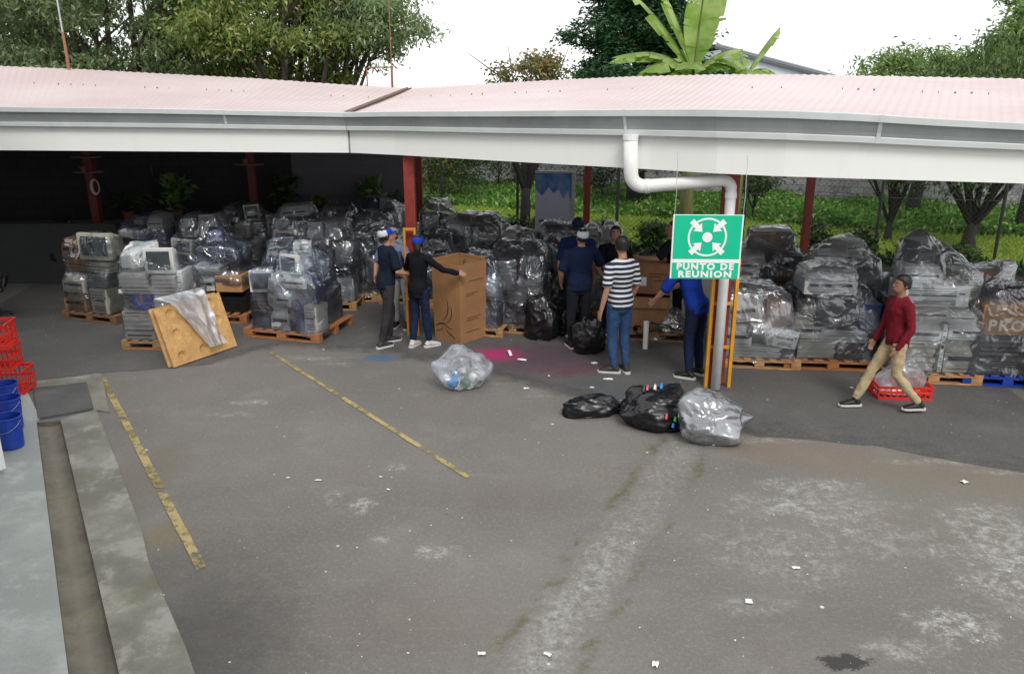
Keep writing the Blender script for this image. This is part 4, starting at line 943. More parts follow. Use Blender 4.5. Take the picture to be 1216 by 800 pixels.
def pallet_meshes(m):
    key = ('pallet', m.name)
    if key in PM: return PM[key]
    mb = MB()
    for i in range(7): x = -.6+i*(1.2-.11)/6; mb.box(x, x+.11, -.5, .5, .118, .138)
    for y in (-.5, -.05, .4):
        mb.box(-.6, .6, y, y+.1, .096, .116)
        for x in (-.6, -.07, .46): mb.box(x, x+.14, y+.003, y+.097, .022, .094)
        mb.box(-.6, .6, y, y+.1, .0, .020)
    PM[key] = mb.mesh('pallet', [m], bevel=.003); return PM[key]
def item(root, kind, cm, x, y, z, w, d, h, rz=0., tilt=(0, 0), label=None):
    me, subs = item_mesh(kind, cm)
    o = link(NAMES.get(kind, kind), me, root, (x, y, z), (tilt[0], tilt[1], rz), (w, d, h), label)
    for nm, sm in subs: link(nm, sm, o)
    Mx = Matrix.Translation((x, y, z)) @ Matrix.Rotation(rz, 4, 'Z') @ Matrix.Rotation(tilt[1], 4, 'Y') @ Matrix.Rotation(tilt[0], 4, 'X') @ Matrix.Diagonal((w, d, h, 1))
    k = .30 if kind == 'monitor' else .5
    pts = [(-.5, -.5, 0), (.5, -.5, 0), (.5, -.5, 1), (-.5, -.5, 1), (-k, .5, 0 if k == .5 else .15), (k, .5, 0 if k == .5 else .15), (k, .5, 1 if k == .5 else .7), (-k, .5, 1 if k == .5 else .7)]
    return [Mx @ Vector(p) for p in pts]
def make_film(root, boxes, seed, fm_, z0=.07, sink=.55, wr=.016, hullk=1.0, top_extra=None, nm='stretch_film'):
    pts = [p for b in boxes for p in b]
    rj = random.Random(seed+77)
    bm = bmesh.new()
    for p in pts: bm.verts.new(p)
    if top_extra: bm.verts.new(top_extra)
    r = bmesh.ops.convex_hull(bm, input=bm.verts); bmesh.ops.triangulate(bm, faces=bm.faces)
    hull = BVHTree.FromBMesh(bm)
    mn_ = [min(p[i] for p in pts) for i in range(3)]; mx_ = [max(p[i] for p in pts) for i in range(3)]
    bm.free()
    F6 = [(0, 1, 2, 3), (4, 5, 6, 7), (0, 1, 5, 4), (1, 2, 6, 5), (2, 3, 7, 6), (3, 0, 4, 7)]
    vs = []; fs = []
    for b in boxes:
        o = len(vs); vs += b; fs += [tuple(o+i for i in f) for f in F6]
    inner = BVHTree.FromPolygons(vs, fs)
    n = 84; cx, cy = (mn_[0]+mx_[0])/2, (mn_[1]+mx_[1])/2; zc = z0+(mx_[2]-z0)*.42; Hh = mx_[2]-z0
    lo = 11; up = 20; rows = []
    for i in range(lo): rows.append((z0+(zc-z0)*i/lo, 0.))
    for i in range(up+1): rows.append((zc, i/up*PI/2*.985))
    Rg = np.zeros((len(rows), n)); D = []
    for a, (z, el) in enumerate(rows):
        row = []
        for j in range(n):
            th = 2*PI*j/n; dv = Vector((math.cos(el)*math.cos(th), math.cos(el)*math.sin(th), math.sin(el))); row.append(dv)
            o = Vector((cx, cy, max(z, mn_[2]+.03)))
            h = hull.ray_cast(o, dv)[0]; rh = (h-o).length if h else .3
            q = inner.ray_cast(o+dv*(rh+.3), -dv)[0]; ri = (q-o).length if q else rh*.6
            Rg[a, j] = rh*(1-sink)+max(ri, rh*.62)*sink if ri < rh else rh
        D.append(row)
    for k in range(2):
        S = (np.roll(Rg, 1, 1)+np.roll(Rg, -1, 1)+2*Rg)/4
        S2 = S.copy(); S2[1:-1] = (S[:-2]+S[2:]+2*S[1:-1])/4
        Rg = S2*.75+Rg*.25
    Rg += .018
    for a in range(len(rows)):
        for j in range(n):
            dv = D[a][j]; Rg[a, j] += .045*mn.noise(Vector((dv.x*2.3+seed, dv.y*2.3, rows[a][0]*2.5+dv.z*2.5)))
    vs = []
    for a, (z, el) in enumerate(rows):
        for j in range(n):
            dv = D[a][j]; p = Vector((cx, cy, z))+dv*Rg[a, j]
            q = p*1.0
            w1 = mn.ridged_multi_fractal(Vector((q.x*2.2+seed*3.1, q.y*2.2, q.z*6.5)), .9, 2.1, 3, 1., 2.)
            w2 = mn.ridged_multi_fractal(Vector((q.x*7+q.z*2.5+seed, q.y*6, q.z*1.7)), .9, 2.1, 3, 1., 2.)
            p += dv*((w1-.9)*wr+(w2-.9)*wr*.8)
            if p.z < z0-.02: p.z = z0-.02
            vs.append(p)
    fs = [(a*n+j, a*n+(j+1) % n, (a+1)*n+(j+1) % n, (a+1)*n+j) for a in range(len(rows)-1) for j in range(n)]
    t = len(vs); vs.append(sum((Vector(v) for v in vs[-n:]), Vector())/n); L = (len(rows)-1)*n
    fs += [(L+j, L+(j+1) % n, t) for j in range(n)]
    mb = MB(); mb.add(vs, fs); return mb.build(nm, [fm_], root, smooth=True)
film_a = film_mat('clear stretch film', (.74, .79, .90), .04, .65, seed=0., body=.05)
film_b = film_mat('dusty stretch film', (.68, .72, .80), .04, .6, seed=4.3, body=.06)
film_c = film_mat('bluish stretch film', (.48, .56, .78), .06, .8, seed=8.1, body=.07)
film_d = film_mat('thick cloudy film', (.76, .79, .84), .05, .65, seed=2.2, body=.15)
PAL = {'light': [offw, beige, lgrey, offw, beige, greyp], 'mixed': [lgrey, greyp, beige, greyp, blackp, offw, lgrey], 'dark': [blackp, darkp, greyp, darkp, greyp, beige, lgrey], 'grey': [greyp, lgrey, darkp, greyp, beige, darkp]}
def rand_boxes(root, rng, w, d, h, pal, kinds, z0=.14, shrink=.25, mound=True):
    boxes = []; z = z0; li = 0
    while z < h-.12:
        lh = min(rng.choice((.2, .3, .38, .42)), max(.14, h-z)); t = (z-z0)/max(.3, h-z0); k = 1-shrink*t*t
        ww, dd = w*k, d*k; nx = rng.choice((2, 3, 3)) if ww > .9 else 2; ny = 2
        if z+lh > h-.15 and mound: nx = rng.choice((1, 2)); ny = 1; ww *= .72; dd *= .7
        for i in range(nx):
            for j in range(ny):
                cw, cd = ww/nx, dd/ny; kind = rng.choice(kinds); cm = rng.choice(PAL[pal])
                if kind == 'cardboard_box': cm = rng.choice((card, cardd))
                if kind == 'cable_heap': cm = blackp
                hh = lh*rng.uniform(.84, 1.0); x = -ww/2+(i+.5)*cw; y = -dd/2+(j+.5)*cd
                rz = rng.choice((0, 0, PI)) if j == 0 else PI
                if rng.random() < .3: rz += PI/2
                a, b = (cw*.94, cd*.94) if abs(math.sin(rz)) < .5 else (cd*.94, cw*.94)
                boxes.append(item(root, kind, cm, x, y, z+.002, a*rng.uniform(.86, 1), b*rng.uniform(.86, 1), hh, rz+rng.uniform(-.12, .12), (rng.uniform(-.08, .08), rng.uniform(-.10, .10)) if li > 1 else (0, 0)))
        z += lh; li += 1
    return boxes
KG = ['monitor', 'computer_case', 'printer', 'laptop_stack', 'computer_case', 'printer', 'laptop_stack', 'monitor', 'screen_panel']
G_LOAD = 'shrink-wrapped pallet loads of old office equipment'
PLACED = []
def load(label, x, y, yaw, h, w=1.1, d=.95, pal='mixed', film=None, seed=1, kinds=KG, items=None, pm=wood, shrink=.25, sink=.55, wr=.016, top=None, mound=True, filmz=.08, name='wrapped_pallet_load'):
    root = thing(name, label, 'pallet load', (x, y, .004), yaw, G_LOAD)
    rng = random.Random(seed)
    link('pallet', pallet_meshes(pm), root, (0, 0, .002), None, (w/1.2+.05, d/1.0+.05, 1))
    boxes = []
    if items:
        for it in items: boxes.append(item(root, *it))
    if h: boxes += rand_boxes(root, rng, w, d, h, pal, kinds, .145, shrink, mound)
    if film: make_film(root, boxes, seed, film, filmz, sink, wr, top_extra=top)
    PLACED.append((label[:50], x, y, max(w, d)))
    return root
def front(px, py, d=.95): 
    p = P(px, py); return p.x, p.y+d/2
def back(px, pt, h, d=.95):
    p = P(px, pt, h); return p.x, p.y+d*.15
M, K_, S_, B_, L_, C_, X_ = 'monitor', 'computer_case', 'screen_panel', 'cardboard_box', 'laptop_stack', 'cable_heap', 'printer'
# --- 1: left front, white equipment, monitor on top at right
x, y = front(186, 417, .9)
loadA = load('tall load of white and beige machines with a white monitor on top, left front', x+.02, y+.05, R(-3), 0, .95, .9, film=film_mat('white streaked film', (.80, .83, .9), .04, .95, seed=1.3, body=.05), seed=11, pm=wood, sink=.5, wr=.018, items=[
    (X_, offw, -.24, -.20, .145, .44, .46, .14), (L_, offw, -.24, -.21, .288, .45, .46, .20), (K_, greyp, .24, -.22, .145, .42, .44, .30), (X_, offw, -.22, -.22, .49, .46, .44, .10),
    (B_, bluep, -.14, -.22, .592, .30, .44, .22), (K_, darkp, -.36, -.20, .592, .12, .42, .22), (L_, offw, .22, -.22, .45, .42, .44, .34), (X_, offw, .0, -.22, .815, .90, .46, .09),
    (L_, offw, -.22, -.24, .908, .44, .42, .19), (L_, offw, .20, -.24, .908, .36, .42, .17), (K_, offw, .42, -.25, .80, .06, .36, .34, 0, (0, .06)),
    (M, offw, -.24, -.2, 1.10, .40, .44, .36, PI*.95), (M, offw, .17, -.26, 1.085, .40, .40, .37, .08),
    (X_, greyp, -.24, .24, .145, .44, .40, .45), (K_, darkp, .24, .24, .145, .44, .40, .5), (X_, darkp, -.22, .24, .60, .42, .40, .42), (M, greyp, .22, .24, .65, .40, .40, .40), (K_, darkp, -.2, .26, 1.03, .36, .34, .25)])
# --- 2: right behind it, dark bluish load with a brown box
x, y = P(262, 384)[:2]
load('pointed dark load with a brown carton at its lower right, behind the leaning board', x-.06, y+.50, R(-4), 0, 1.0, .95, film=film_c, seed=12, sink=.45, wr=.02, pm=woodred, filmz=.6, items=[
    (X_, blackp, -.26, -.1, .145, .46, .5, .36), (X_, blackp, .24, -.1, .145, .46, .5, .34), (B_, card, .26, -.24, .49, .42, .36, .26), (X_, offw, -.2, -.2, .5, .44, .4, .25), (L_, offw, -.12, -.2, .76, .5, .4, .12), (X_, darkp, .0, .25, .145, .9, .4, .6),
    (C_, blackp, .1, -.1, .88, .6, .5, .30), (K_, navyp, -.05, .05, .88, .2, .4, .52, .3), (S_, darkp, .2, .2, .88, .44, .2, .3)])
# --- 3: centre left load, dark film mound
x, y = front(352, 405, .95)
load('wide domed load in clear bluish film with a beige case standing at its right corner', x-.08, y+.08, R(-16), 0, 1.2, 1.05, film=film_c, seed=13, sink=.5, wr=.022, pm=woodred, items=[
    (K_, darkp, -.35, -.30, .145, .30, .36, .50, .1), (X_, lgrey, -.02, -.32, .145, .30, .36, .34), (K_, navyp, .26, -.30, .145, .26, .38, .44, -.2), (K_, beige, .50, -.36, .145, .20, .30, .40, -.1), (X_, greyp, -.3, .2, .145, .5, .5, .5), (X_, darkp, .25, .2, .145, .5, .5, .55),
    (M, offw, -.36, -.26, .66, .36, .38, .34, .3), (X_, lgrey, .0, -.30, .50, .34, .36, .22), (K_, lgrey, -.14, -.38, .5, .16, .2, .42, -.3, (.1, .3)), (S_, navyp, .36, -.30, .60, .42, .3, .36, -.4, (0, .3)),
    (M, darkp, -.2, .1, 1.02, .42, .4, .36, .2), (M, offw, .14, -.18, .94, .34, .36, .30, -.2), (X_, offw, .18, -.22, .76, .4, .36, .18), (C_, blackp, -.1, .1, .8, .7, .6, .35), (K_, lgrey, .15, .0, 1.18, .26, .3, .20, .5), (X_, darkp, .2, .2, .72, .5, .4, .35)], top=(-.05, .0, 1.50))
# --- 4: leftmost, along the open floor
x, y = P(128, 388)[:2]
load('leftmost load with a large beige monitor on top facing the yard, beside the open floor', x-.22, y+.80, R(-20), 0, 1.05, 1.1, film=film_mat('thin film', (.55, .58, .62), .05, .6, seed=6., body=.02), seed=14, sink=.6, wr=.018, pm=wooddark, items=[
    (X_, cardd, -.3, -.3, .145, .45, .45, .30), (K_, beige, .22, -.38, .145, .34, .30, .40), (X_, beige, -.28, -.3, .45, .44, .44, .28), (L_, greyp, .2, -.32, .56, .44, .4, .20), (X_, darkp, 0, .25, .145, 1.0, .5, .6), (L_, cardd, -.2, -.2, .78, .55, .5, .18), (L_, beige, .2, -.2, .78, .5, .5, .16),
    (M, beige, .16, -.2, .96, .56, .5, .44, .18), (X_, cardd, -.33, -.15, .98, .42, .5, .30), (X_, darkp, 0, .3, .75, .9, .4, .4)])
# --- rows behind
BK = [  # px, top py, h, w, d, palette, film, seed, yaw, label, kinds
    (176, 257, 1.40, 1.0, .9, 'dark', film_c, 21, -6, 'low rounded load with loose film, behind the far left monitor', None),
    (238, 254, 1.50, 1.0, .9, 'grey', film_b, 22, -8, 'brownish grey load topped by a beige case, behind the pointed dark load', None),
    (287, 240, 1.55, 1.0, .9, 'dark', film_b, 23, 3, 'flat-topped boxy load at the back, left of the second red post', None),
    (337, 247, 1.45, .95, .9, 'mixed', film_a, 24, -10, 'load with bright film fold behind the domed bluish load', None),
    (389, 262, 1.45, .95, .9, 'dark', film_a, 25, -5, 'black load with a hanging strip of white film, right of the domed load', None),
    (402, 243, 1.5, 1.0, .9, 'dark', film_a, 26, 5, 'back row load under shiny film left of the leafy pot plant', None),
    (449, 235, 1.5, 1.1, .95, 'mixed', film_b, 27, -4, 'wide flat load against the block wall below the pot plant', None),
    (441, 256, 1.45, 1.0, .9, 'dark', film_a, 28, 7, 'load with silvery folded film behind the worker in the blue and white cap', None),
    (520, 238, 1.65, .75, .8, 'dark', film_c, 29, 10, 'narrow rounded bluish load just right of the middle post', None),
    (519, 268, 1.35, .9, .9, 'mixed', film_a, 30, -12, 'crumpled low load behind the woman in black', None),
    (568, 253, 1.50, 1.1, .95, 'grey', film_d, 31, -14, 'square box-shaped load under cloudy film beside the lawn', None),
    (620, 275, 1.35, .95, .9, 'dark', film_a, 32, -20, 'mid row load with twisted film left of the banner stand', None),
    (668, 266, 1.45, 1.0, .9, 'dark', film_b, 33, -8, 'square black load in front of the banner stand', None),
    (716, 268, 1.45, .85, .9, 'mixed', film_d, 34, -14, 'pale cloudy film load behind the two men in navy', None),
    (573, 297, 1.25, .8, .8, 'dark', film_c, 35, -16, 'low load with film right behind the tall brown carton', None),
    (480, 268, 1.30, .9, .85, 'dark', film_a, 36, 4, 'dark load standing close behind the middle red post', None),
    (350, 243, 1.62, .9, .85, 'grey', film_b, 37, 4, 'back row load with a long pale carton edge below the wall', None)]
for (px, pt, h, w, d, pal, fl, sd, yw, lb, kk) in BK:
    x, y = back(px, pt, h)
    load(lb, x, y, R(yw), h, w, d, pal, fl, sd, kk or KG, sink=.28, wr=.03, shrink=.2)
# --- centre: dark load with film flap right of the carton
x, y = front(612, 398, .9)
load('dark tall load with a beige case at its lower left, beside the tall brown carton', x+.05, y+.08, R(-12), 0, .95, .9, film=film_a, seed=41, sink=.35, wr=.03, pm=wood, items=[
    (K_, beige, -.28, -.25, .145, .30, .36, .30), (X_, blackp, .1, -.25, .145, .42, .4, .32), (X_, darkp, -.1, -.22, .46, .6, .42, .30), (K_, blackp, .32, -.2, .46, .25, .4, .4), (M, blackp, -.15, -.22, .77, .46, .42, .36), (M, darkp, .28, -.1, .86, .36, .4, .36), (X_, blackp, 0, .25, .145, .9, .42, 1.0), (C_, blackp, 0, .1, 1.0, .6, .5, .3)])
# --- right wing, front row
x, y = front(906, 438, .9)
load('load of tumbled grey plastic parts in clear film just right of the yellow post guard', x+.0, y, R(-7), 0, 1.0, .9, film=film_d, seed=51, sink=.55, wr=.022, pm=wood, items=[
    (L_, offw, -.1, -.2, .145, .8, .45, .14), (K_, blackp, .38, -.2, .145, .2, .42, .3), (X_, offw, -.3, -.2, .29, .36, .45, .30), (S_, lgrey, -.0, -.32, .30, .46, .3, .30, .2, (.35, .15)), (K_, offw, .10, -.40, .36, .12, .16, .28, .3, (.1, -.35)), (K_, offw, .24, -.25, .30, .34, .42, .24, .2, (0, .2)),
    (X_, beige, -.25, -.18, .62, .44, .45, .34, .1, (0, -.1)), (X_, cardd, .15, -.25, .56, .3, .4, .36, 0, (0, .1)), (X_, darkp, 0, .25, .145, .9, .42, .75), (C_, lgrey, -.1, -.1, .86, .6, .5, .22)])
x, y = back(918, 303, 1.22)
load('wide grey load topped by a white-capped brown carton, behind the tumbled parts load', x+.0, y+.25, R(-7), 0, 1.15, .95, film=film_b, seed=52, sink=.5, wr=.02, pm=wood, items=[
    (X_, blackp, 0, 0, .145, 1.0, .85, .5), (X_, beige, -.3, -.25, .65, .45, .42, .30), (K_, cardd, .25, -.28, .65, .25, .35, .34), (K_, darkp, .0, -.2, .65, .3, .42, .42), (X_, offw, -.28, -.1, .95, .5, .6, .24), (X_, darkp, .25, -.1, 1.0, .48, .6, .20), (K_, darkp, .45, .1, .65, .25, .6, .5),
    (B_, mat('greyish carton', (.22, .185, .17), .8, var=.1), .08, .1, 1.24, .62, .46, .26, -.05), (L_, offw, .08, .1, 1.503, .58, .44, .02, -.05)])
x, y = front(992, 440, .95)
load('broad load narrowing to a grey flat-lidded machine on top, between two taller peaked loads', x, y, R(-5), 0, 1.2, .95, film=film_a, seed=53, sink=.55, wr=.018, pm=woodred, items=[
    (L_, beige, -.25, -.2, .145, .6, .45, .22), (K_, offw, -.46, -.25, .30, .16, .3, .2, .4), (X_, darkp, .3, -.2, .145, .5, .45, .25), (L_, lgrey, .1, -.22, .37, .7, .45, .16), (X_, beige, -.35, -.2, .37, .4, .45, .34), (K_, navyp, .42, -.22, .53, .24, .4, .36),
    (M, darkp, .0, -.2, .55, .55, .45, .40), (L_, beige, -.1, -.2, .72, .7, .42, .12), (X_, darkp, .15, -.15, .84, .5, .5, .20), (X_, offw, -.12, -.12, 1.0, .66, .55, .28), (X_, darkp, 0, .27, .145, 1.0, .4, .8), (L_, lgrey, -.12, -.12, 1.28, .62, .5, .04)])
x, y = back(1008, 292, 1.5)
load('peaked load draped in thick cloudy film with a white box face, behind the flat-lidded machine', x, y+.15, R(-5), 0, 1.1, .9, film=film_d, seed=54, sink=.12, wr=.025, pm=wood, top=(.12, 0, 1.66), items=[
    (X_, blackp, 0, 0, .145, 1.0, .8, .8), (X_, offw, -.22, -.2, .95, .42, .44, .42), (X_, darkp, .25, -.1, .95, .44, .5, .34), (K_, offw, .1, .0, 1.32, .3, .3, .22, .4), (L_, offw, -.2, -.18, 1.37, .40, .40, .03)])
x, y = front(1112, 456, .95)
load('tallest load, peaked like a tent, with a white drawer unit at its lower right', x, y, R(-6), 0, 1.1, .95, film=film_a, seed=55, sink=.18, wr=.022, pm=wood, top=(-.20, .05, 1.92), items=[
    (X_, beige, .33, -.2, .145, .44, .46, .42, 0, (0, 0)), (X_, offw, .33, -.2, .57, .43, .45, .22), (K_, offw, .06, -.40, .145, .05, .1, .62), (L_, beige, -.25, -.2, .145, .55, .46, .36), (X_, offw, -.22, -.2, .51, .56, .46, .28), (X_, beige, -.2, -.2, .80, .62, .46, .18), (X_, offw, .25, -.2, .80, .34, .44, .10),
    (K_, offw, -.12, -.22, .99, .8, .46, .26), (X_, darkp, 0, .25, .145, 1.0, .42, .85), (K_, beige, .36, .05, 1.02, .28, .44, .34, .2), (X_, offw, -.25, -.14, 1.26, .44, .40, .20), (K_, greyp, -.24, .0, 1.46, .30, .32, .28, .5), (S_, lgrey, -.1, .1, 1.26, .4, .3, .3, .6, (.2, 0))])
x, y = front(1198, 460, .95)
ldI = load('load on a blue plastic pallet with a printed brown carton over a black cabinet', x+.05, y+.02, R(-8), 0, 1.0, .95, film=film_mat('thin film', (.55, .58, .62), .05, .6, seed=6., body=.02), seed=56, sink=.6, wr=.014, pm=bluep, items=[
    (K_, darkp, -.12, -.2, .145, .66, .5, .50), (X_, darkp, .36, -.2, .145, .3, .5, .5), (B_, card, -.12, -.22, .65, .56, .44, .38), (K_, beige, .32, -.2, .65, .3, .44, .3), (C_, blackp, .0, -.2, 1.02, .62, .4, .22), (X_, darkp, 0, .26, .145, .9, .4, .9)])
x, y = back(1180, 318, 1.3)
load('ragged load behind the blue-pallet load, a bright tube of film upright at its right', x+.1, y+.45, R(-8), 0, 1.1, .9, film=film_d, seed=57, sink=.5, wr=.028, pm=wood, items=[
    (X_, blackp, 0, 0, .145, 1.0, .8, .6), (X_, darkp, -.3, -.1, .75, .4, .5, .3), (K_, cardd, .05, -.1, .75, .3, .5, .42), (K_, offw, .35, -.1, .75, .16, .2, .55), (K_, darkp, .2, .1, .75, .4, .4, .4)])
x, y = P(1290, 470)[:2]
load('load cut by the right edge of the view, shiny film', x, y+.5, R(-8), 1.2, 1.0, .9, 'dark', film_b, 58)
x, y = back(1100, 330, 1.2)
load('low dark load between the tent-shaped load and the garden bed', x, y+.55, R(-6), 1.1, .9, .8, 'dark', film_b, 59)
# printed letters on the carton: PRO
def text_mesh(s, size, ext=.002, off=0.0, sx=1.0):
    cu = bpy.data.curves.new('t', 'FONT'); cu.body = s; cu.space_character = 1.25; cu.size = size; cu.extrude = ext; cu.offset = off; cu.align_x = 'CENTER'; cu.align_y = 'CENTER'; cu.resolution_u = 3
    o = bpy.data.objects.new('t', cu); COL.objects.link(o); bpy.context.view_layer.update()
    me = bpy.data.meshes.new_from_object(o.evaluated_get(bpy.context.evaluated_depsgraph_get())); bpy.data.objects.remove(o)
    for v in me.vertices: v.co.x *= sx
    return me
me = text_mesh('PRO', .19, .001, .006); me.materials.clear(); me.materials.append(mat('carton print', (.85, .78, .66), .7))
bxo = [o for o in ldI.children if o.name.startswith('cardboard_box')][0]
o = link('printed_letters', me, bxo, (0, -.509, .30), (PI/2, 0, 0), (1/.56, 1/.38, 1/.44))
# ------------------------------------------------------------------ the assembly point sign
Ys = 8.72
a, b = PY(800, 255, Ys), PY(877, 331, Ys); cx = (a.x+b.x)/2; sw, shh = (b.x-a.x), (a.z-b.z)
sg = thing('assembly_point_sign', 'green and white assembly point board hanging by two wires below the fascia', 'sign', (cx, Ys, b.z), R(-2))
grn = mat('sign green', (.0, .52, .29), .35, var=.02); wht = mat('sign white', (.86, .88, .87), .35, var=.02)
h2 = sw/2
mb = MB(); mb.box(-h2, h2, 0, .012, 0, shh); mb.build('board', wht, sg, bevel=.003)
mb = MB(); e_ = .017; mb.box(-h2+e_, h2-e_, -.003, -.001, .315*shh, shh-.006); mb.box(-h2+e_, h2-e_, -.003, -.001, .004, .255*shh); mb.build('green_field', grn, sg)
mb = MB(); cz = .655*shh; Ro, Ri = .300*shh, .270*shh; n = 48; vs = []
for i in range(n):
    t = 2*PI*i/n; vs += [(Ro*math.cos(t), -.006, cz+Ro*math.sin(t)), (Ri*math.cos(t), -.006, cz+Ri*math.sin(t))]
mb.add(vs, [(2*i, (2*i+2) % (2*n), (2*i+3) % (2*n), 2*i+1) for i in range(n)])
vs = [(.078*shh*math.cos(2*PI*i/24), -.007, cz+.078*shh*math.sin(2*PI*i/24)) for i in range(24)]; mb.add(vs, [tuple(range(24))])
for q in range(4):
    t = PI/4+q*PI/2; ux, uz = math.cos(t), math.sin(t); vx, vz = -uz, ux; s = shh
    def pt(r_, w_): return (ux*r_*s+vx*w_*s, -.0075, cz+uz*r_*s+vz*w_*s)
    mb.add([pt(.115, 0), pt(.225, .088), pt(.222, .040), pt(.355, .044), pt(.355, -.044), pt(.222, -.040), pt(.225, -.088)], [(0, 1, 2), (0, 2, 5), (0, 5, 6), (2, 3, 4, 5)])
mb.build('pictogram', wht, sg)
for s, z, k in (('PUNTO DE', .190*shh, .86), ('REUNION', .070*shh, .80)):
    me = text_mesh(s, .098, .0015, .0046); me.materials.clear(); me.materials.append(wht)
    xs = [v.co.x for v in me.vertices]; f = (sw-2*e_)*k/(max(xs)-min(xs))
    for v in me.vertices: v.co.x = (v.co.x-(max(xs)+min(xs))/2)*f
    link('lettering', me, sg, (0, -.005, z+.0), (PI/2, 0, 0))
for sx_, px, py in ((-1, 802, 186), (1, 875, 190)):
    mb = MB(); x = sx_*(h2-.012); tp = PY(px, py, Ys+.24) if 0 else None
    zt = PY(px, py, Ys).z-b.z; mb.tube([(x, .006, shh-.02), (x+.006, .004, shh+.2), (x-.004, .008, zt+.05)], [.0035]*3, n=5, cap=0); mb.ell((x, .006, shh-.02), (.008, .008, .008), 6, 5)
    mb.build('hanging_wire', mat('wire', (.6, .6, .6), .4, metal=.3), sg)
# ------------------------------------------------------------------ cartons
def carton(name, label, x, y, yaw, w, d, h, m, open_=True, flare=.02, z=0.004, marks=False, group=None):
    o = thing(name, label, 'cardboard box', (x, y, z), yaw, group); t = .008
    mb = MB(); a, b = w/2, d/2; A, B2 = a+flare, b+flare
    ring = lambda q, r2, zz: [(-q, -r2, zz), (q, -r2, zz), (q, r2, zz), (-q, r2, zz)]
    vs = ring(a, b, 0)+ring(a+flare*.7, b+flare*.7, h*.5)+ring(A, B2, h)+ring(A-t, B2-t, h)+ring(a-t, b-t, .02)
    fs = [(3, 2, 1, 0)]+[(4*k+i, 4*k+(i+1) % 4, 4*k+4+(i+1) % 4, 4*k+4+i) for k in range(4) for i in range(4)]+[(16, 17, 18, 19)]
    if not open_: fs = [(3, 2, 1, 0)]+[(4*k+i, 4*k+(i+1) % 4, 4*k+4+(i+1) % 4, 4*k+4+i) for k in range(2) for i in range(4)]+[(8, 9, 10, 11)]; vs = vs[:12]
    mb.add(vs, fs); mb.build('body', [m], o, fix=True)
    if open_:
        for (s0, s1, ux, uy, l, an) in ((0, 1, 0, -1, .16, -1.35), (1, 2, 1, 0, .16, -1.3), (2, 3, 0, 1, .20, -1.1), (3, 0, -1, 0, .18, -1.2)):
            R4 = ring(A, B2, h); p, q = Vector(R4[s0]), Vector(R4[s1]); dv = Vector((ux*math.cos(an), uy*math.cos(an), math.sin(an)))*l; ins = (q-p)*.06
            mb = MB(); off = Vector((ux, uy, 0))*.006
            mb.add([p+off, q+off, q-ins+dv+off, p+ins+dv+off, p, q, q-ins+dv, p+ins+dv], [(0, 1, 2, 3), (7, 6, 5, 4), (0, 4, 5, 1), (1, 5, 6, 2), (2, 6, 7, 3), (3, 7, 4, 0)]); mb.build('flap', [m], o, fix=True)
    return o
p = P(543, 411); cm_ = mat('orange brown carton', (.34, .175, .075), .8, var=.12, scale=2.5, bump=.1)
gb = carton('large_carton', 'tall open brown carton with swirl print, a woman reaching over its rim', p.x+.02, p.y+.44, R(50), .54, .52, 1.16, cm_, flare=.015)
for o_ in [q for q in gb.children if q.name.startswith('flap')]:
    bpy.data.objects.remove(o_)
mb = MB()
for (x0, x1, y0, y1) in ((-.29, .29, .262, .272), (.272, .282, -.26, .25)): mb.box(x0 if x0 > 0 else -.27, x1 if x0 > 0 else .27, y0, y1, 1.163, 1.20)
mb.build('flap', cm_, gb)
ink = mat('carton ink', (.05, .025, .015), .8)
mb = MB()
def stroke(pts, w, face):   # curved strokes printed on a side face
    n = len(pts); vs = []
    for i, (u, z) in enumerate(pts):
        a = pts[max(0, i-1)]; b = pts[min(n-1, i+1)]; dx, dz = b[0]-a[0], b[1]-a[1]; l = math.hypot(dx, dz) or 1; ww = w*(.25+.75*math.sin(PI*(i+.3)/(n-.4)))
        for s in (1, -1):
            uu, zz = u-dz/l*ww*s, z+dx/l*ww*s
            vs.append((-.27-.0145*zz/1.16*1.1-.004, -uu, zz))
    mb.add(vs, [(2*i, 2*i+1, 2*i+3, 2*i+2) for i in range(n-1)])
def arc(cu, cz, r0, a0, a1, e=1.0, n=12): return [(cu+r0*math.cos(a0+(a1-a0)*i/n), cz+r0*e*math.sin(a0+(a1-a0)*i/n)) for i in range(n+1)]
# left visible face is the -x/-y one
def swirl():
    stroke(arc(-.14, .52, .17, -1.2, .6, 1.3), .010, 0); stroke(arc(-.06, .46, .16, -1.3, .5, 1.2), .008, 0); stroke([(-.24, .20), (-.14, .25), (-.06, .26), (0, .22)], .012, 0)
    stroke([(-.03, .18), (.04, .12), (.10, .10), (.15, .06)], .010, 0); stroke([(-.02, .24), (.05, .20), (.12, .20)], .008, 0); stroke([(-.22, .12), (-.12, .16), (-.08, .20)], .007, 0)
o_ = gb
for (z, x0, x1) in ((1.0, 0, 0),): pass
mbf = MB(); mb = mbf
swirl(); mbf.build('swirl_print', ink, gb)
mb = MB()
for i, (u0, u1, z) in enumerate(((-.16, .10, .72), (-.16, .02, .69), (-.14, .16, .36), (-.14, .1, .325), (-.1, .2, .9), (-.16, .12, .15))):
    mb.box(u0, u1, -.260-.0165*z/1.16-.005, -.260-.0165*z/1.16-.003, z, z+.008)
mb.build('small_print', ink, gb)
p = P(772, 402); carton('carton', 'lower brown carton standing behind the man in the striped shirt', p.x, p.y+.35, R(-8), .58, .5, .46, mat('dull brown carton', (.30, .155, .075), .85), z=.15, group='brown cartons on the centre pallet')
root = thing('pallet', 'pallet under the two brown cartons', 'pallet', (p.x+.1, p.y+.35, .004), R(-8)); link('deck', pallet_meshes(wooddark), root)
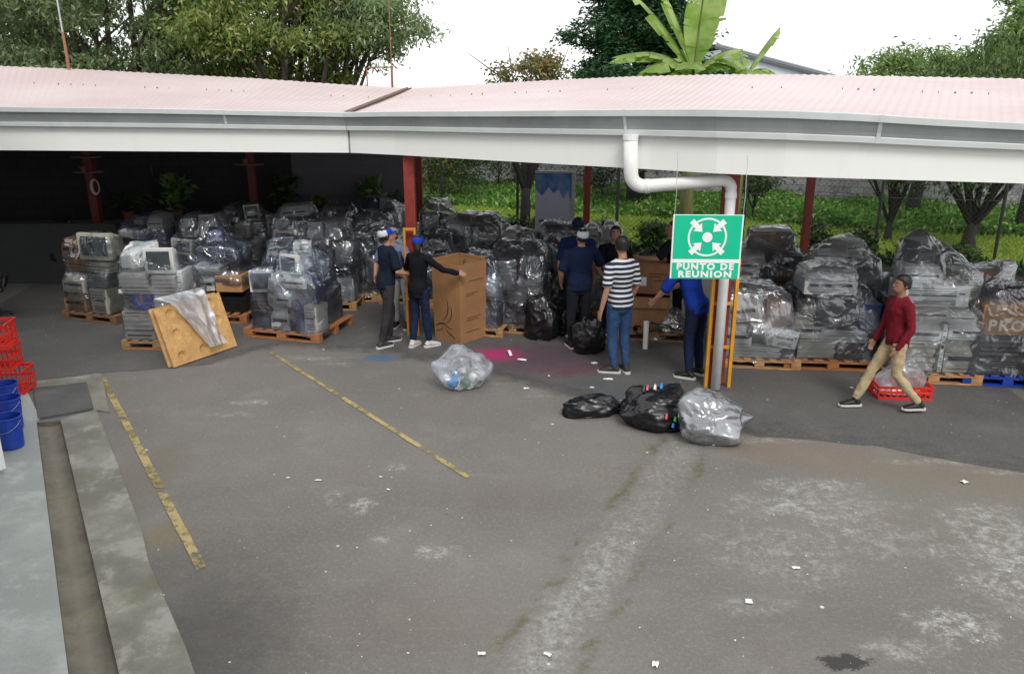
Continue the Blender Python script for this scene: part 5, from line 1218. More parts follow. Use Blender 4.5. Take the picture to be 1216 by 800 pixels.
carton('carton', 'upper brown carton with a white label, on top of another carton', p.x+.08, p.y+.40, R(-14), .58, .46, .46, mat('dull red brown carton', (.28, .14, .07), .85), False, 0, z=.635, group='brown cartons on the centre pallet')
co = [o for o in COL.objects if o.name.startswith('carton')][-1]
mb = MB(); mb.box(-.18, -.09, -.234, -.231, .12, .25); mb.build('paper_label', paperm, co)
mb = MB(); mb.box(-.06, .2, -.234, -.231, .30, .31); mb.box(-.06, .12, -.234, -.231, .26, .27); mb.box(.02, .2, -.234, -.231, .20, .21); mb.build('print_lines', ink, co)
p = P(766, 414); t = thing('plastic_pipe', 'short white plastic pipe standing upright before the brown cartons', 'pipe', (p.x, p.y, .004))
mb = MB(); mb.lathe([(.038, 0), (.038, .40), (.032, .40), (.032, .01)], 18); mb.build('tube', white, t, smooth=False)
p = P(800, 408); t = thing('film_tangle', 'low tangle of clear film and black scrap beside the man in royal blue', 'scrap heap', (p.x+.05, p.y+.35, .004))
# ------------------------------------------------------------------ bags
def bag(name, label, px, py, r, seed, m, wr=.10, fill=None, knot=None, squash=.62, yaw=0.0, flat=.35, freq=2.6, cat='plastic bag', z=.004, n=72, k=44, lobes=()):
    p = P(px, py); o = thing(name, label, cat, (p.x, p.y+r[1]*.6, z), yaw)
    vs = []; rb = random.Random(seed)
    PL = []
    for q_ in range(26):
        nn = Vector((rb.gauss(0, 1), rb.gauss(0, 1), rb.gauss(0, .8))).normalized(); PL.append((nn, rb.uniform(.78, 1.02)))
    for i in range(1, k):
        th = PI*i/k
        for j in range(n):
            ph = 2*PI*j/n; dv = Vector((math.sin(th)*math.cos(ph), math.sin(th)*math.sin(ph), math.cos(th)))
            q = dv*freq+Vector((seed*1.7, seed, 0))
            w = mn.ridged_multi_fractal(q, .8, 2.2, 5, 1., 2.)-1.0
            b = mn.noise(dv*1.3+Vector((0, seed, seed)))*.30
            fr_ = sorted(d_/dv.dot(nn) for nn, d_ in PL if dv.dot(nn) > .15)[:3]; fr_ = (fr_[0]*.75+fr_[min(1, len(fr_)-1)]*.25) if fr_ else 1.1
            s = min(fr_, 1.25)+b*.6+w*wr*.55+.012*mn.noise(dv*14)
            for (la, lz, amt, wd) in lobes:
                e = dv.dot(Vector((math.cos(la)*math.cos(lz), math.sin(la)*math.cos(lz), math.sin(lz)))); s += amt*math.exp(-(1-e)/wd)
            x, y, zz = dv.x*r[0]*s, dv.y*r[1]*s, dv.z*r[2]*s
            zz = zz+r[2]*squash
            if zz < .01+.015*abs(w): zz = .006+.01*abs(w)
            vs.append((x, y, zz))
    fs = [(i*n+j, (i+1)*n+j, (i+1)*n+(j+1) % n, i*n+(j+1) % n) for i in range(k-2) for j in range(n)]
    t = len(vs); top = sum((Vector(v) for v in vs[:n]), Vector())/n; vs.append(top)
    fs += [(t, j, (j+1) % n) for j in range(n)]; L = (k-2)*n; t2 = len(vs); vs.append((0, 0, .006)); fs += [(t2, L+(j+1) % n, L+j) for j in range(n)]
    mb = MB(); mb.add(vs, fs); mb.build('skin', [m], o, smooth=True)
    return o
clearb = film_mat('cloudy white bag', (.72, .75, .80), .02, .35, seed=1., body=.26, scale=5, transcol=(.9, .92, .95), rough=.3, bump=.35, bd=.02)
silverb = film_mat('grey clear bag', (.52, .54, .56), .10, .8, seed=3., body=.24, scale=5, transcol=(.75, .77, .8), rough=.22, bump=.4, bd=.025)
bgm, nt, out = newmat('black bag plastic')
g = N(nt, 'ShaderNodeTexCoord'); a = N(nt, 'ShaderNodeTexNoise', noise_type='RIDGED_MULTIFRACTAL', inp={'Vector': N(nt, 'ShaderNodeMapping', inp={0: g.outputs['Object'], 2: (.4, .3, .6), 3: (1, 2.6, 2)}).outputs[0], 'Scale': 5., 'Detail': 5.0, 'Roughness': .5})
bp = N(nt, 'ShaderNodeBump', inp={'Strength': .9, 'Distance': .03, 'Height': a.outputs[0]})
b = N(nt, 'ShaderNodeBsdfPrincipled', inp={'Base Color': (.006, .006, .008, 1), 'Roughness': .28, 'Specular IOR Level': .6, 'Normal': bp.outputs[0]}); nt.links.new(b.outputs[0], out.inputs[0])
b1 = bag('clear_bag', 'milky clear bag with blue bottle waste standing alone on the asphalt', 547, 463, (.30, .25, .26), 3, clearb, .22, squash=.62, yaw=.2, freq=1.3, lobes=((PI/2+.2, 1.3, .55, .10), (.0, .35, .25, .05), (PI, .35, .2, .04)))
r = random.Random(4)
for i, (c, rr) in enumerate((((.02, .35, .85), .07), ((.1, .45, .9), .05), ((.6, .6, .55), .06), ((.65, .65, .65), .06), ((.15, .25, .2), .07), ((.08, .08, .09), .07))):
    mb = MB(); q = ((-.12, -.14, .10), (-.10, -.16, .18), (.12, -.1, .13), (.0, -.05, .2), (.03, -.15, .08), (.18, -.08, .09))[i]
    mb.ell((0, 0, 0), (rr, rr*.8, rr*1.2), 10, 8); mb.build('bottle' if i in (0, 1, 4) else 'paper_wad', mat('bag content %d' % i, c, .4), b1, smooth=True, loc=q, rot=(r.uniform(0, 1), r.uniform(0, 1), 0))
bag('black_bag', 'small flat black rubbish bag lying by itself left of the other bags', 705, 495, (.36, .17, .15), 5, bgm, .16, squash=.45, yaw=.12, lobes=((0, 0, .25, .05),))
bb = bag('black_bag', 'open bulky black rubbish bag with colourful packets showing at its side', 785, 511, (.42, .31, .24), 8, bgm, .14, squash=.55, yaw=.25, lobes=((2.4, .9, .3, .06), (.7, .9, .3, .06), (PI, 0, .25, .05)))
for q, c, s in (((-.05, -.30, .20), (.55, .05, .04), .055), ((.05, -.31, .17), (.08, .3, .1), .045), ((.1, -.3, .20), (.7, .65, .6), .035), ((-.12, .06, .40), (.75, .1, .2), .05), ((-.04, .04, .41), (.8, .8, .82), .05), ((.04, .05, .41), (.03, .25, .6), .05), ((.02, -.33, .11), (.04, .2, .45), .04), ((-.17, .05, .39), (.02, .02, .03), .06)):
    s *= .62
    mb = MB(); mb.box(-s*1.2, s*1.2, -s*.35, s*.35, -s, s); mb.build('packet', mat('packet %.2f %.2f' % (c[0], c[1]), c, .45, var=.5, scale=30), bb, loc=q, rot=(s*9-.3, s*20, s*31), bevel=.006)
bag('grey_bag', 'large translucent grey bag full of foil at the foot of the sign post', 848, 526, (.40, .32, .25), 12, silverb, .17, squash=.66, yaw=.1, freq=1.5, lobes=((0, .1, .22, .03), (1.7, 1.4, .25, .1)))
gbag = [o for o in COL.objects if o.name.startswith('grey_bag')][-1]
mb = MB(); vs = []
for i in range(1, 30):
    for j in range(48):
        th = PI*i/30; ph = 2*PI*j/48; dv = Vector((math.sin(th)*math.cos(ph), math.sin(th)*math.sin(ph), math.cos(th))); w = mn.ridged_multi_fractal(dv*Vector((1.5, 1.5, 4)).x+Vector((dv.z*3, 5, dv.x*2)), .8, 2.2, 4, 1., 2.)-1
        s = .86+w*.12; vs.append((dv.x*.33*s+.03, dv.y*.27*s, max(.015, dv.z*.23*s+.17)))
mb.add(vs, [(i*48+j, (i+1)*48+j, (i+1)*48+(j+1) % 48, i*48+(j+1) % 48) for i in range(28) for j in range(48)]); mb.build('foil_filling', mat('foil', (.14, .14, .15), .35, metal=.4, var=.6, scale=5, bump=.7, bscale=5), gbag, smooth=True)
bag('black_bag', 'upright black rubbish bag at the feet of the two men in navy', 700, 421, (.24, .22, .30), 15, bgm, .16, squash=.72)
bag('black_bag', 'dark heap of black bagged scrap right of the beige-cornered load', 645, 404, (.30, .3, .36), 16, bgm, .15, squash=.65)
bag('black_bag', 'tall pile of black bags at the far left in front of the low wall', 76, 334, (.40, .34, .62), 17, bgm, .10, squash=.8)
for px, py, s, sd, lb in ((655, 402, .28, 18, 'black scrap bag lying under the pale board edge'),): bag('black_bag', lb, px+14, py-4, (s, s, s*.8), sd, bgm, .15)
t_ = [o for o in COL.objects if o.name.startswith('film_tangle')][0]
r = random.Random(9); mb = MB()
for i in range(26):
    a = r.uniform(0, 2*PI); pts = []; q = Vector((r.uniform(-.3, .3), r.uniform(-.2, .2), r.uniform(.02, .15)))
    for k in range(7): pts.append(q.copy()); a += r.uniform(-.7, .7); q += Vector((math.cos(a)*.09, math.sin(a)*.07, r.uniform(-.04, .06))); q.z = max(.012, min(.4, q.z))
    mb.tube(pts, [.009]*7, n=5)
mb.build('cables', blackp, t_, smooth=True)
vs = []; mb = MB()
for i in range(25):
    for j in range(17):
        u, v = i/24-.5, j/16-.5; z = .42*math.exp(-(u*u*9+v*v*9))+.05*mn.noise((u*9, v*9, 3))+.03; vs.append((u*.8+.05*mn.noise((v*6, u*6, 1)), v*.55, max(.008, z)))
mb.add(vs, [(i*17+j, (i+1)*17+j, (i+1)*17+j+1, i*17+j+1) for i in range(24) for j in range(16)]); mb.build('loose_film', film_d, t_, smooth=True)
# ------------------------------------------------------------------ moulded wood pallet lid leaning on the first load, plastic sheet over it
bl_, br_ = P(207, 438), P(282, 412); ex = (br_-bl_); Wd = ex.length; ex.normalize()
tl = PY(190, 375, bl_.y+.34); 
up = (Vector((tl.x, tl.y, tl.z))-bl_); ey = up-ex*up.dot(ex); Hd = 1.02
# lean angle such that the top reaches the stack
ez0 = Vector((-ex.y, ex.x, 0)); lean = R(19); eyv = (ez0*math.sin(lean)+Vector((0, 0, 1))*math.cos(lean)); sh = -.28
osb, nt, out = newmat('pressed wood')
g = N(nt, 'ShaderNodeTexCoord'); v = N(nt, 'ShaderNodeTexVoronoi', inp={'Vector': N(nt, 'ShaderNodeMapping', inp={0: g.outputs['Object'], 3: (1, 1, 2.5), 2: (0, .5, 0)}).outputs[0], 'Scale': 30.}); n1 = N(nt, 'ShaderNodeTexNoise', inp={'Vector': g.outputs['Object'], 'Scale': 5., 'Detail': 7.0, 'Roughness': .7}).outputs[0]
c = mixc(nt, ramp(nt, n1, .35, .68), (.62, .36, .13), (.38, .19, .06)); c = mixc(nt, .35, c, mixc(nt, ramp(nt, v.outputs['Distance'], 0, .6), (.30, .15, .05), (.70, .46, .2)))
b = N(nt, 'ShaderNodeBsdfPrincipled', inp={'Base Color': c, 'Roughness': .75, 'Normal': N(nt, 'ShaderNodeBump', inp={'Strength': .4, 'Distance': .01, 'Height': n1}).outputs[0]}); nt.links.new(b.outputs[0], out.inputs[0])
def lid(label, off, seed):
    o = thing('moulded_pallet', label, 'moulded pallet', bl_+Vector((0, 0, .02))+off, 0, 'two moulded wood pallets leaning together')
    nrm = ex.cross(eyv).normalized(); nfix = nrm if nrm.y < 0 else -nrm; H_ = .80; mb = MB(); n, m = 44, 40; vs = []; dm = [(.17, .14), (.50, .14), (.83, .16), (.20, .52), (.84, .55), (.20, .86), (.52, .84), (.82, .86)]
    for s, tt in ((0, 0.), (1, .022)):
        for i in range(n+1):
            for j in range(m+1):
                u, v = i/n, j/m; w = 1-.0*v; x = u*Wd*w+v*0; q = ex*(x+v*sh*0)+eyv*(v*H_); dpt = 0
                for (a, c2) in dm:
                    dd = math.hypot((u-a)*Wd, (v-c2)*H_); rr = .065; dpt = max(dpt, .035*max(0, min(1, (rr-dd)/.02)))
                edge_ = min(u*Wd, (1-u)*Wd, v*H_, (1-v)*H_); rim = .015*max(0, 1-edge_/.03)
                vs.append(q-nfix*dpt-nfix*tt)
    Nn = (n+1)*(m+1); fs = []
    for i in range(n):
        for j in range(m):
            a = i*(m+1)+j; fs.append((a, a+m+1, a+m+2, a+1)); fs.append((Nn+a+1, Nn+a+m+2, Nn+a+m+1, Nn+a))
    bd = [i*(m+1) for i in range(n+1)]+[n*(m+1)+j for j in range(1, m+1)]+[i*(m+1)+m for i in range(n-1, -1, -1)]+[j for j in range(m-1, 0, -1)]
    for a, b in zip(bd, bd[1:]+bd[:1]): fs.append((b, a, Nn+a, Nn+b))
    mb.add(vs, fs); mb.build('deck', [osb], o, smooth=False, fix=True); return o, nrm, H_
lo1, nrm, H_ = lid('dimpled moulded wood pallet leaning against the left front load', Vector((0, 0, 0)), 1)
lid('second moulded wood pallet, only its edge showing behind the first leaning one', (ez0*.06)-ex*.03, 2)
vs = []; mb = MB(); sgn = -1 if nrm.y > 0 else 1
outw = Vector((ex.y, -ex.x, 0))
fn = (outw*math.cos(lean)+Vector((0, 0, 1))*math.sin(lean))
for i in range(31):
    for j in range(31):
        u, v = i/30, j/30; wid = .30+.45*v**1.5; cx_ = .56*Wd+(.10*(1-v))-.16*v
        x = cx_+(u-.5)*wid; yv = .10+v*.95; w = mn.ridged_multi_fractal(Vector((u*3+4, v*2.2, 2)), .8, 2.1, 4, 1., 2.)*.035
        base = bl_+ex*x+(eyv*yv if yv < .80 else eyv*.80+Vector((0, 0, .02))+(ez0*(yv-.80)*.55+Vector((0, 0, .30))*(yv-.80)))
        vs.append(base+fn*(.045+w)+Vector((0, 0, .02)))
mb.add(vs, [(i*31+j, (i+1)*31+j, (i+1)*31+j+1, i*31+j+1) for i in range(30) for j in range(30)])
ps_ = thing('plastic_sheet', 'milky clear plastic sheet hanging over the leaning moulded wood pallet', 'plastic sheet', bl_); o = mb.build('sheet', [film_mat('milky sheet', (.62, .63, .66), .07, .5, seed=7., body=.55, scale=4, rough=.3, bump=.3, bd=.02)], ps_, smooth=True)
o.location = -bl_
# ------------------------------------------------------------------ left edge: red crates, blue buckets, broom stick, chair
def crate(label, p, yaw, w, d, h, group, name='red_crate', rot=None):
    o = thing(name, label, 'crate', p, yaw, group)
    if rot: o.rotation_euler = rot
    mb = MB(); t = .012
    for z in (0, h*.46, h-.035):
        hh = .03 if z < h*.9 else .035
        mb.box(-w/2, w/2, -d/2, -d/2+t, z, z+hh); mb.box(-w/2, w/2, d/2-t, d/2, z, z+hh); mb.box(-w/2, -w/2+t, -d/2+t, d/2-t, z, z+hh); mb.box(w/2-t, w/2, -d/2+t, d/2-t, z, z+hh)
    nx = 9
    for i in range(nx+1):
        x = -w/2+t/2+(w-t)*i/nx
        for y in (-d/2+.001, d/2-t+.001): mb.box(x-.006, x+.006, y, y+t-.002, .001, h-.002)
    ny = 6
    for i in range(1, ny):
        y = -d/2+d*i/ny
        for x in (-w/2+.001, w/2-t+.001): mb.box(x, x+t-.002, y-.006, y+.006, .001, h-.002)
    mb.box(-w/2-.012, w/2+.012, -d/2-.012, -d/2, h-.012, h); mb.box(-w/2-.012, w/2+.012, d/2, d/2+.012, h-.012, h); mb.box(w/2, w/2+.012, -d/2, d/2, h-.012, h); mb.box(-w/2-.012, -w/2, -d/2, d/2, h-.012, h)
    mb.build('basket', redc, o)
    mb = MB()
    for i in range(8): x = -w/2+.02+(w-.05)*i/7.5; mb.box(x, x+.03, -d/2+t, d/2-t, .004, .012)
    mb.build('base', redc, o); return o
gc = 'red crates stacked at the left edge'
p = P(6, 470); p.z = .028
for i, (dx, lb, hh) in enumerate(((.09, 'bottom red crate of the stack at the left edge, beside the blue buckets', .30), (-.02, 'second lowest red crate of the stack at the left edge', .28), (-.03, 'third red crate of the stack at the left edge', .28))):
    crate(lb, (p.x+dx-.11, p.y+.12, p.z+.288*i), R(8+i*2), .50, .36, .285, gc)
p = P(1076, 476)
cr2 = crate('red crate on the asphalt behind the walking man, a clear bag inside', (p.x, p.y+.20, .006), R(-4), .62, .38, .17, None)
bg2 = bag('clear_bag', 'clear bag of plastic sitting in the red crate behind the walking man', 1078, 470, (.24, .15, .30), 22, clearb, .14, squash=.55, z=.03)
bg2.location = (p.x+.02, p.y+.20, .025)
gbk = 'blue buckets at the left edge'
for i, (px, py, hh, lb) in enumerate(((11, 538, .34, 'front blue bucket nearest the viewer at the left edge'), (11, 516, .36, 'middle blue bucket between two others at the left edge'), (8, 497, .36, 'rear blue bucket beside the red crates'))):
    q = P(px, py); o = thing('blue_bucket', lb, 'bucket', (q.x-.02, q.y+.1, .028), 0, gbk)
    mb = MB(); mb.lathe([(0, 0), (.105, 0), (.118, hh*.62), (.124, hh*.62), (.124, hh*.68), (.120, hh*.68), (.122, hh*.8), (.128, hh*.8), (.128, hh*.86), (.123, hh*.86), (.130, hh-.01), (.137, hh-.01), (.137, hh), (.126, hh), (.112, .02), (0, .012)], 28)
    mb.build('shell', bluep, o, smooth=False)
    mb = MB(); mb.tube([(.137*math.cos(a), -.137*abs(math.sin(a))-.005, hh-.04-.10*math.sin(a)) for a in np.linspace(0, PI, 12)], [.003]*12, n=5); mb.build('handle', metalg, o)
q = P(5, 470); st = thing('broom_stick', 'blue broom stick leaning against the red crates', 'broom', (q.x-.02, q.y-.12, .065)); mb = MB(); mb.tube([(0, 0, .05), (-.06, .10, .84)], [.013, .013], n=8); mb.build('stick', bluep, st)
mb = MB(); mb.box(-.13, .13, -.02, .02, 0, .06); mb.build('head', navyp, st, bevel=.005)
q = P(2, 378); ch = thing('office_chair', 'black office chair cut by the left edge inside the shed', 'chair', (q.x-.22, q.y+.1, .004), R(25))
mb = MB(); mb.box(-.24, .24, -.24, .24, .42, .50); mb.build('seat', blackp, ch, bevel=.03); mb = MB(); mb.box(-.22, .22, .22, .28, .55, .98); mb.build('backrest', blackp, ch, bevel=.03)
mb = MB(); mb.tube([(.24, .15, .44), (.30, .15, .62), (.30, -.16, .64), (.24, -.2, .44)], [.018]*4, n=8); mb.build('armrest', blackp, ch, smooth=True)
mb = MB(); mb.tube([(0, 0, .08), (0, 0, .42)], [.03]*2)
for i in range(5): a = i*2*PI/5; mb.tube([(0, 0, .10), (.28*math.cos(a), .28*math.sin(a), .05)], [.02, .015]); mb.ell((.28*math.cos(a), .28*math.sin(a), .027), (.027, .027, .027), 8, 6)
mb.build('base', blackp, ch)
q = P(4, 392); t = thing('paper_roll', 'thin white strip of board on the floor by the black office chair', 'board', (q.x-.15, q.y, .006), R(5)); mb = MB(); mb.box(-.25, .25, -.04, .04, 0, .03); mb.build('board', paperm, t)
q = P(-34, 585); mb = MB(); mb.box(-.25, .11, -.03, .03, 0, .62); t = thing('white_board', 'white painted board standing on the walkway at the left edge', 'board', (q.x+.02, q.y+.3, .062), R(60)); mb.build('panel', white, t)
# ------------------------------------------------------------------ pots, shelves and plants on the walls and posts
def potted(label, p, h, w, seed, lm, L=.22, W_=.07, droop=-.3, n=160, pot=True, grp='potted plants inside the shed'):
    o = thing('potted_plant', label, 'plant', p, 0, grp)
    if pot: mb = MB(); mb.lathe([(0, 0), (.08, 0), (.11, .16), (.12, .16), (.12, .18), (.1, .18), (.09, .14), (0, .14)], 16); mb.build('pot', mat('clay pot', (.2, .08, .045), .8), o)
    r_ = np.random.default_rng(seed); C = np.stack([r_.normal(0, w*.22, n), r_.normal(0, w*.2, n), .2+r_.random(n)**.8*h], 1); V = leaves(r_, C, L, W_, droop, 1.2)
    link('leaves', quadsmesh('leaves', V, lm), o); mb = MB()
    for i in range(7): a = i*.9; mb.tube([(0, 0, .12), (.05*math.cos(a), .05*math.sin(a), .12+h*.5), (.16*math.cos(a), .14*math.sin(a), .15+h*.85)], [.012, .009, .004], n=5)
    mb.build('stems', barkd, o); return o
hl = leafmat('house plant leaves', (.05, .12, .03), (.14, .26, .08), None, .3)
def wallp(px, py): 
    # point on the low ledge before the block wall
    Y = 16.0+.9*(px/500); return PY(px, py, Y-.35)
mb = MB(); l1, l2 = PY(-80, 260, 15.5), PY(490, 236, 16.65); zs = 1.02
dd = l2-l1; mb.box(0, Vector((dd.x, dd.y, 0)).length, -.16, .16, 0, zs); o = tag(mb.build('planter_ledge', mat('ledge plaster', (.12, .12, .125), .9)), 'grey ledge running along the foot of the dark block wall, pots standing on it', 'ledge'); o.location = (l1.x, l1.y, 0); o.rotation_euler = (0, 0, math.atan2(dd.y, dd.x))
def onledge(px): t = (px+80)/570; q = l1.lerp(l2, t); return Vector((q.x, q.y, zs))
potted('bushy pot plant with broad leaves before the dark wall, above the left loads', onledge(201), .62, .55, 3, hl, L=.26, W_=.075, n=110)
potted('leafy pot plant before the block wall left of the middle post', onledge(437), .42, .5, 4, hl, L=.26, W_=.08, n=120, droop=-.8)
potted('dark trailing plant right of the second red post', onledge(332), .62, .6, 5, shr, L=.2, W_=.06, n=220)
potted('thin spiky dark plant right of the leftmost red post', onledge(143), .32, .7, 6, shr, L=.3, W_=.02, n=160, droop=-.2)
potted('tiny yellowish pot plant on the ledge right of the trailing plant', onledge(373), .18, .3, 8, leafmat('yellowish leaves', (.12, .12, .03), (.25, .22, .06), None, .3), L=.14, n=50)
potted('small green pot plant on the ledge by the middle post', onledge(470), .20, .35, 9, shr, L=.14, n=60)
for k, (px, zz, lb) in enumerate(((121, (2.05, 2.32), 'iron plant shelf on the leftmost visible post'), (307, (2.15,), 'iron plant shelf on the second post'))):
    b_p = posts[px][0]; o = thing('post_shelf', lb, 'shelf', (b_p.x, b_p.y, zz[0]), 0, 'plant shelves on the posts')
    for i, z in enumerate(zz):
        mb = MB(); mb.tube([(.28*math.cos(a), .10*math.sin(a)-.09, z-zz[0]) for a in np.linspace(0, 2*PI, 20)], [.009]*20, n=5, cap=0); mb.tube([(-.28, -.09, z-zz[0]), (.28, -.09, z-zz[0])], [.008]*2, n=5); mb.box(-.15, .15, -.17, -.08, z-zz[0]-.006, z-zz[0]+.004); mb.build('ring_shelf', mat('rusty iron', (.22, .13, .09), .7), o, smooth=False)
    mb = MB(); mb.lathe([(0, 0), (.04, 0), (.06, .10), (.05, .10), (0, .08)], 12, c=(-.06, -.13)); mb.build('small_pot', mat('clay pot', (.2, .08, .045), .8), o, loc=(0, 0, .006))
b_p = posts[121][0]; t = thing('cable_loop', 'coil of white cable hanging on the leftmost visible red post', 'cable', (b_p.x+.10, b_p.y-.09, 1.78)); mb = MB()
for k in range(4): mb.tube([((.06+.008*k)*math.cos(a), -.01*k, (.12+.008*k)*math.sin(a)) for a in np.linspace(0, 2*PI, 22)], [.009]*22, n=5, cap=0)
mb.build('coil', lgrey, t, smooth=True)
q = P(122, 380); mb = MB()
# ------------------------------------------------------------------ litter
LIT = [(620, 428, .13, .06, 'torn white paper strip right of the magenta toner stain'), (625, 462, .07, .05, 'yellowish card scrap beside the milky bag'), (706, 432, .08, .05, 'crumpled white tissue near the black bag'), (722, 451, .12, .05, 'crumpled paper in front of the striped shirt man'), (703, 461, .05, .04, 'small paper ball left of the crumpled paper'),
       (652, 447, .03, .03, 'small white cup lid on the stained floor'), (1145, 573, .06, .05, 'white paper scrap on the right asphalt'), (945, 675, .06, .03, 'white scrap in the middle of the right asphalt'), (378, 571, .06, .02, 'small white strip right of the left parking line'), (452, 567, .03, .02, 'white chip below the end of the long parking line'), (461, 582, .035, .02, 'white chip by the patched asphalt'), (889, 715, .05, .05, 'white crumb cluster on the lower right asphalt'), (572, 777, .05, .03, 'white scrap on the mossy strip edge'), (650, 778, .05, .03, 'white scrap on the rough strip'), (342, 568, .035, .02, 'tiny paper strip near the left parking line'), (778, 790, .04, .05, 'pale crumb at the bottom of the view')]
r = random.Random(21)
def scrap_mesh(w, d, sd):
    mb = MB(); vs = []; n = 6
    for i in range(n+1):
        for j in range(n+1):
            u, v = i/n-.5, j/n-.5; vs.append((u*w*(1+.3*mn.noise((v*4, sd, 0))), v*d*(1+.3*mn.noise((u*4, sd, 5))), .006+.25*d*abs(mn.noise((u*3, v*3, sd)))))
    mb.add(vs, [(i*(n+1)+j, (i+1)*(n+1)+j, (i+1)*(n+1)+j+1, i*(n+1)+j+1) for i in range(n) for j in range(n)]); return mb.mesh('paper_scrap', [paperm])
for i, (px, py, w, d, lb) in enumerate(LIT):
    q = P(px, py); tag(link('paper_scrap', scrap_mesh(w, d, i*3.7), None, (q.x, q.y, .006), (0, 0, r.uniform(-.6, .6))), lb, 'litter', 'white scraps on the asphalt')
sm_ = [scrap_mesh(.035, .022, 50+k) for k in range(5)]
for i in range(70):
    px, py = r.uniform(170, 1210), r.uniform(455, 795); q = P(px, py); tag(link('paper_crumb', r.choice(sm_), None, (q.x, q.y, .004), (0, 0, r.uniform(0, 3)), (r.uniform(.15, .5),)*3), 'tiny white crumb lying on the open asphalt of the yard', 'litter', 'tiny white crumbs on the asphalt')
q = P(607, 424); mb = MB(); mb.tube([(0, 0, .02), (-.03, .1, .06), (-.05, .22, .02)], [(.02, .004)]*3, n=6); tag(mb.build('white_strap', paperm, None, loc=(q.x, q.y, .004)), 'curved white strap scrap standing at the edge of the magenta stain', 'litter')
# ------------------------------------------------------------------ people
def remeshed(mb, name, voxel, mats, smooth_it=3, fold=0.0, fseed=0, fscale=9.0, mfun=None, shrink=.5):
    me = mb.mesh(name+'_raw', mats if isinstance(mats, list) else [mats], fix=True)
    o = bpy.data.objects.new('tmp', me); COL.objects.link(o)
    m = o.modifiers.new('r', 'REMESH'); m.mode = 'VOXEL'; m.voxel_size = voxel; m.adaptivity = 0
    s = o.modifiers.new('s', 'SMOOTH'); s.iterations = smooth_it; s.factor = shrink
    bpy.context.view_layer.update()
    r_ = bpy.data.meshes.new_from_object(o.evaluated_get(bpy.context.evaluated_depsgraph_get()))
    bpy.data.objects.remove(o); bpy.data.meshes.remove(me)
    if fold:
        nrm = [v.normal.copy() for v in r_.vertices]
        for v, nn in zip(r_.vertices, nrm):
            q = v.co*fscale; w = mn.ridged_multi_fractal(Vector((q.x+fseed, q.y*1.0, q.z*.8+q.x*.5)), .9, 2.1, 3, 1., 2.)-1.0
            v.co = v.co+nn*w*fold
    r_.materials.clear()
    for m in (mats if isinstance(mats, list) else [mats]): r_.materials.append(m)
    if mfun:
        for p in r_.polygons: p.material_index = mfun(p.center)
    r_.polygons.foreach_set('use_smooth', [True]*len(r_.polygons)); r_.update(); r_.name = name
    return r_
skins = {'tan': mat('tan skin', (.42, .22, .14), .55, var=.05, scale=8), 'brown': mat('brown skin', (.30, .15, .09), .55, var=.05, scale=8)}
hairm = mat('black hair', (.010, .008, .007), .45, var=.4, scale=60, bump=.5, bscale=90)
solem = mat('white rubber', (.62, .62, .6), .6, var=.05)
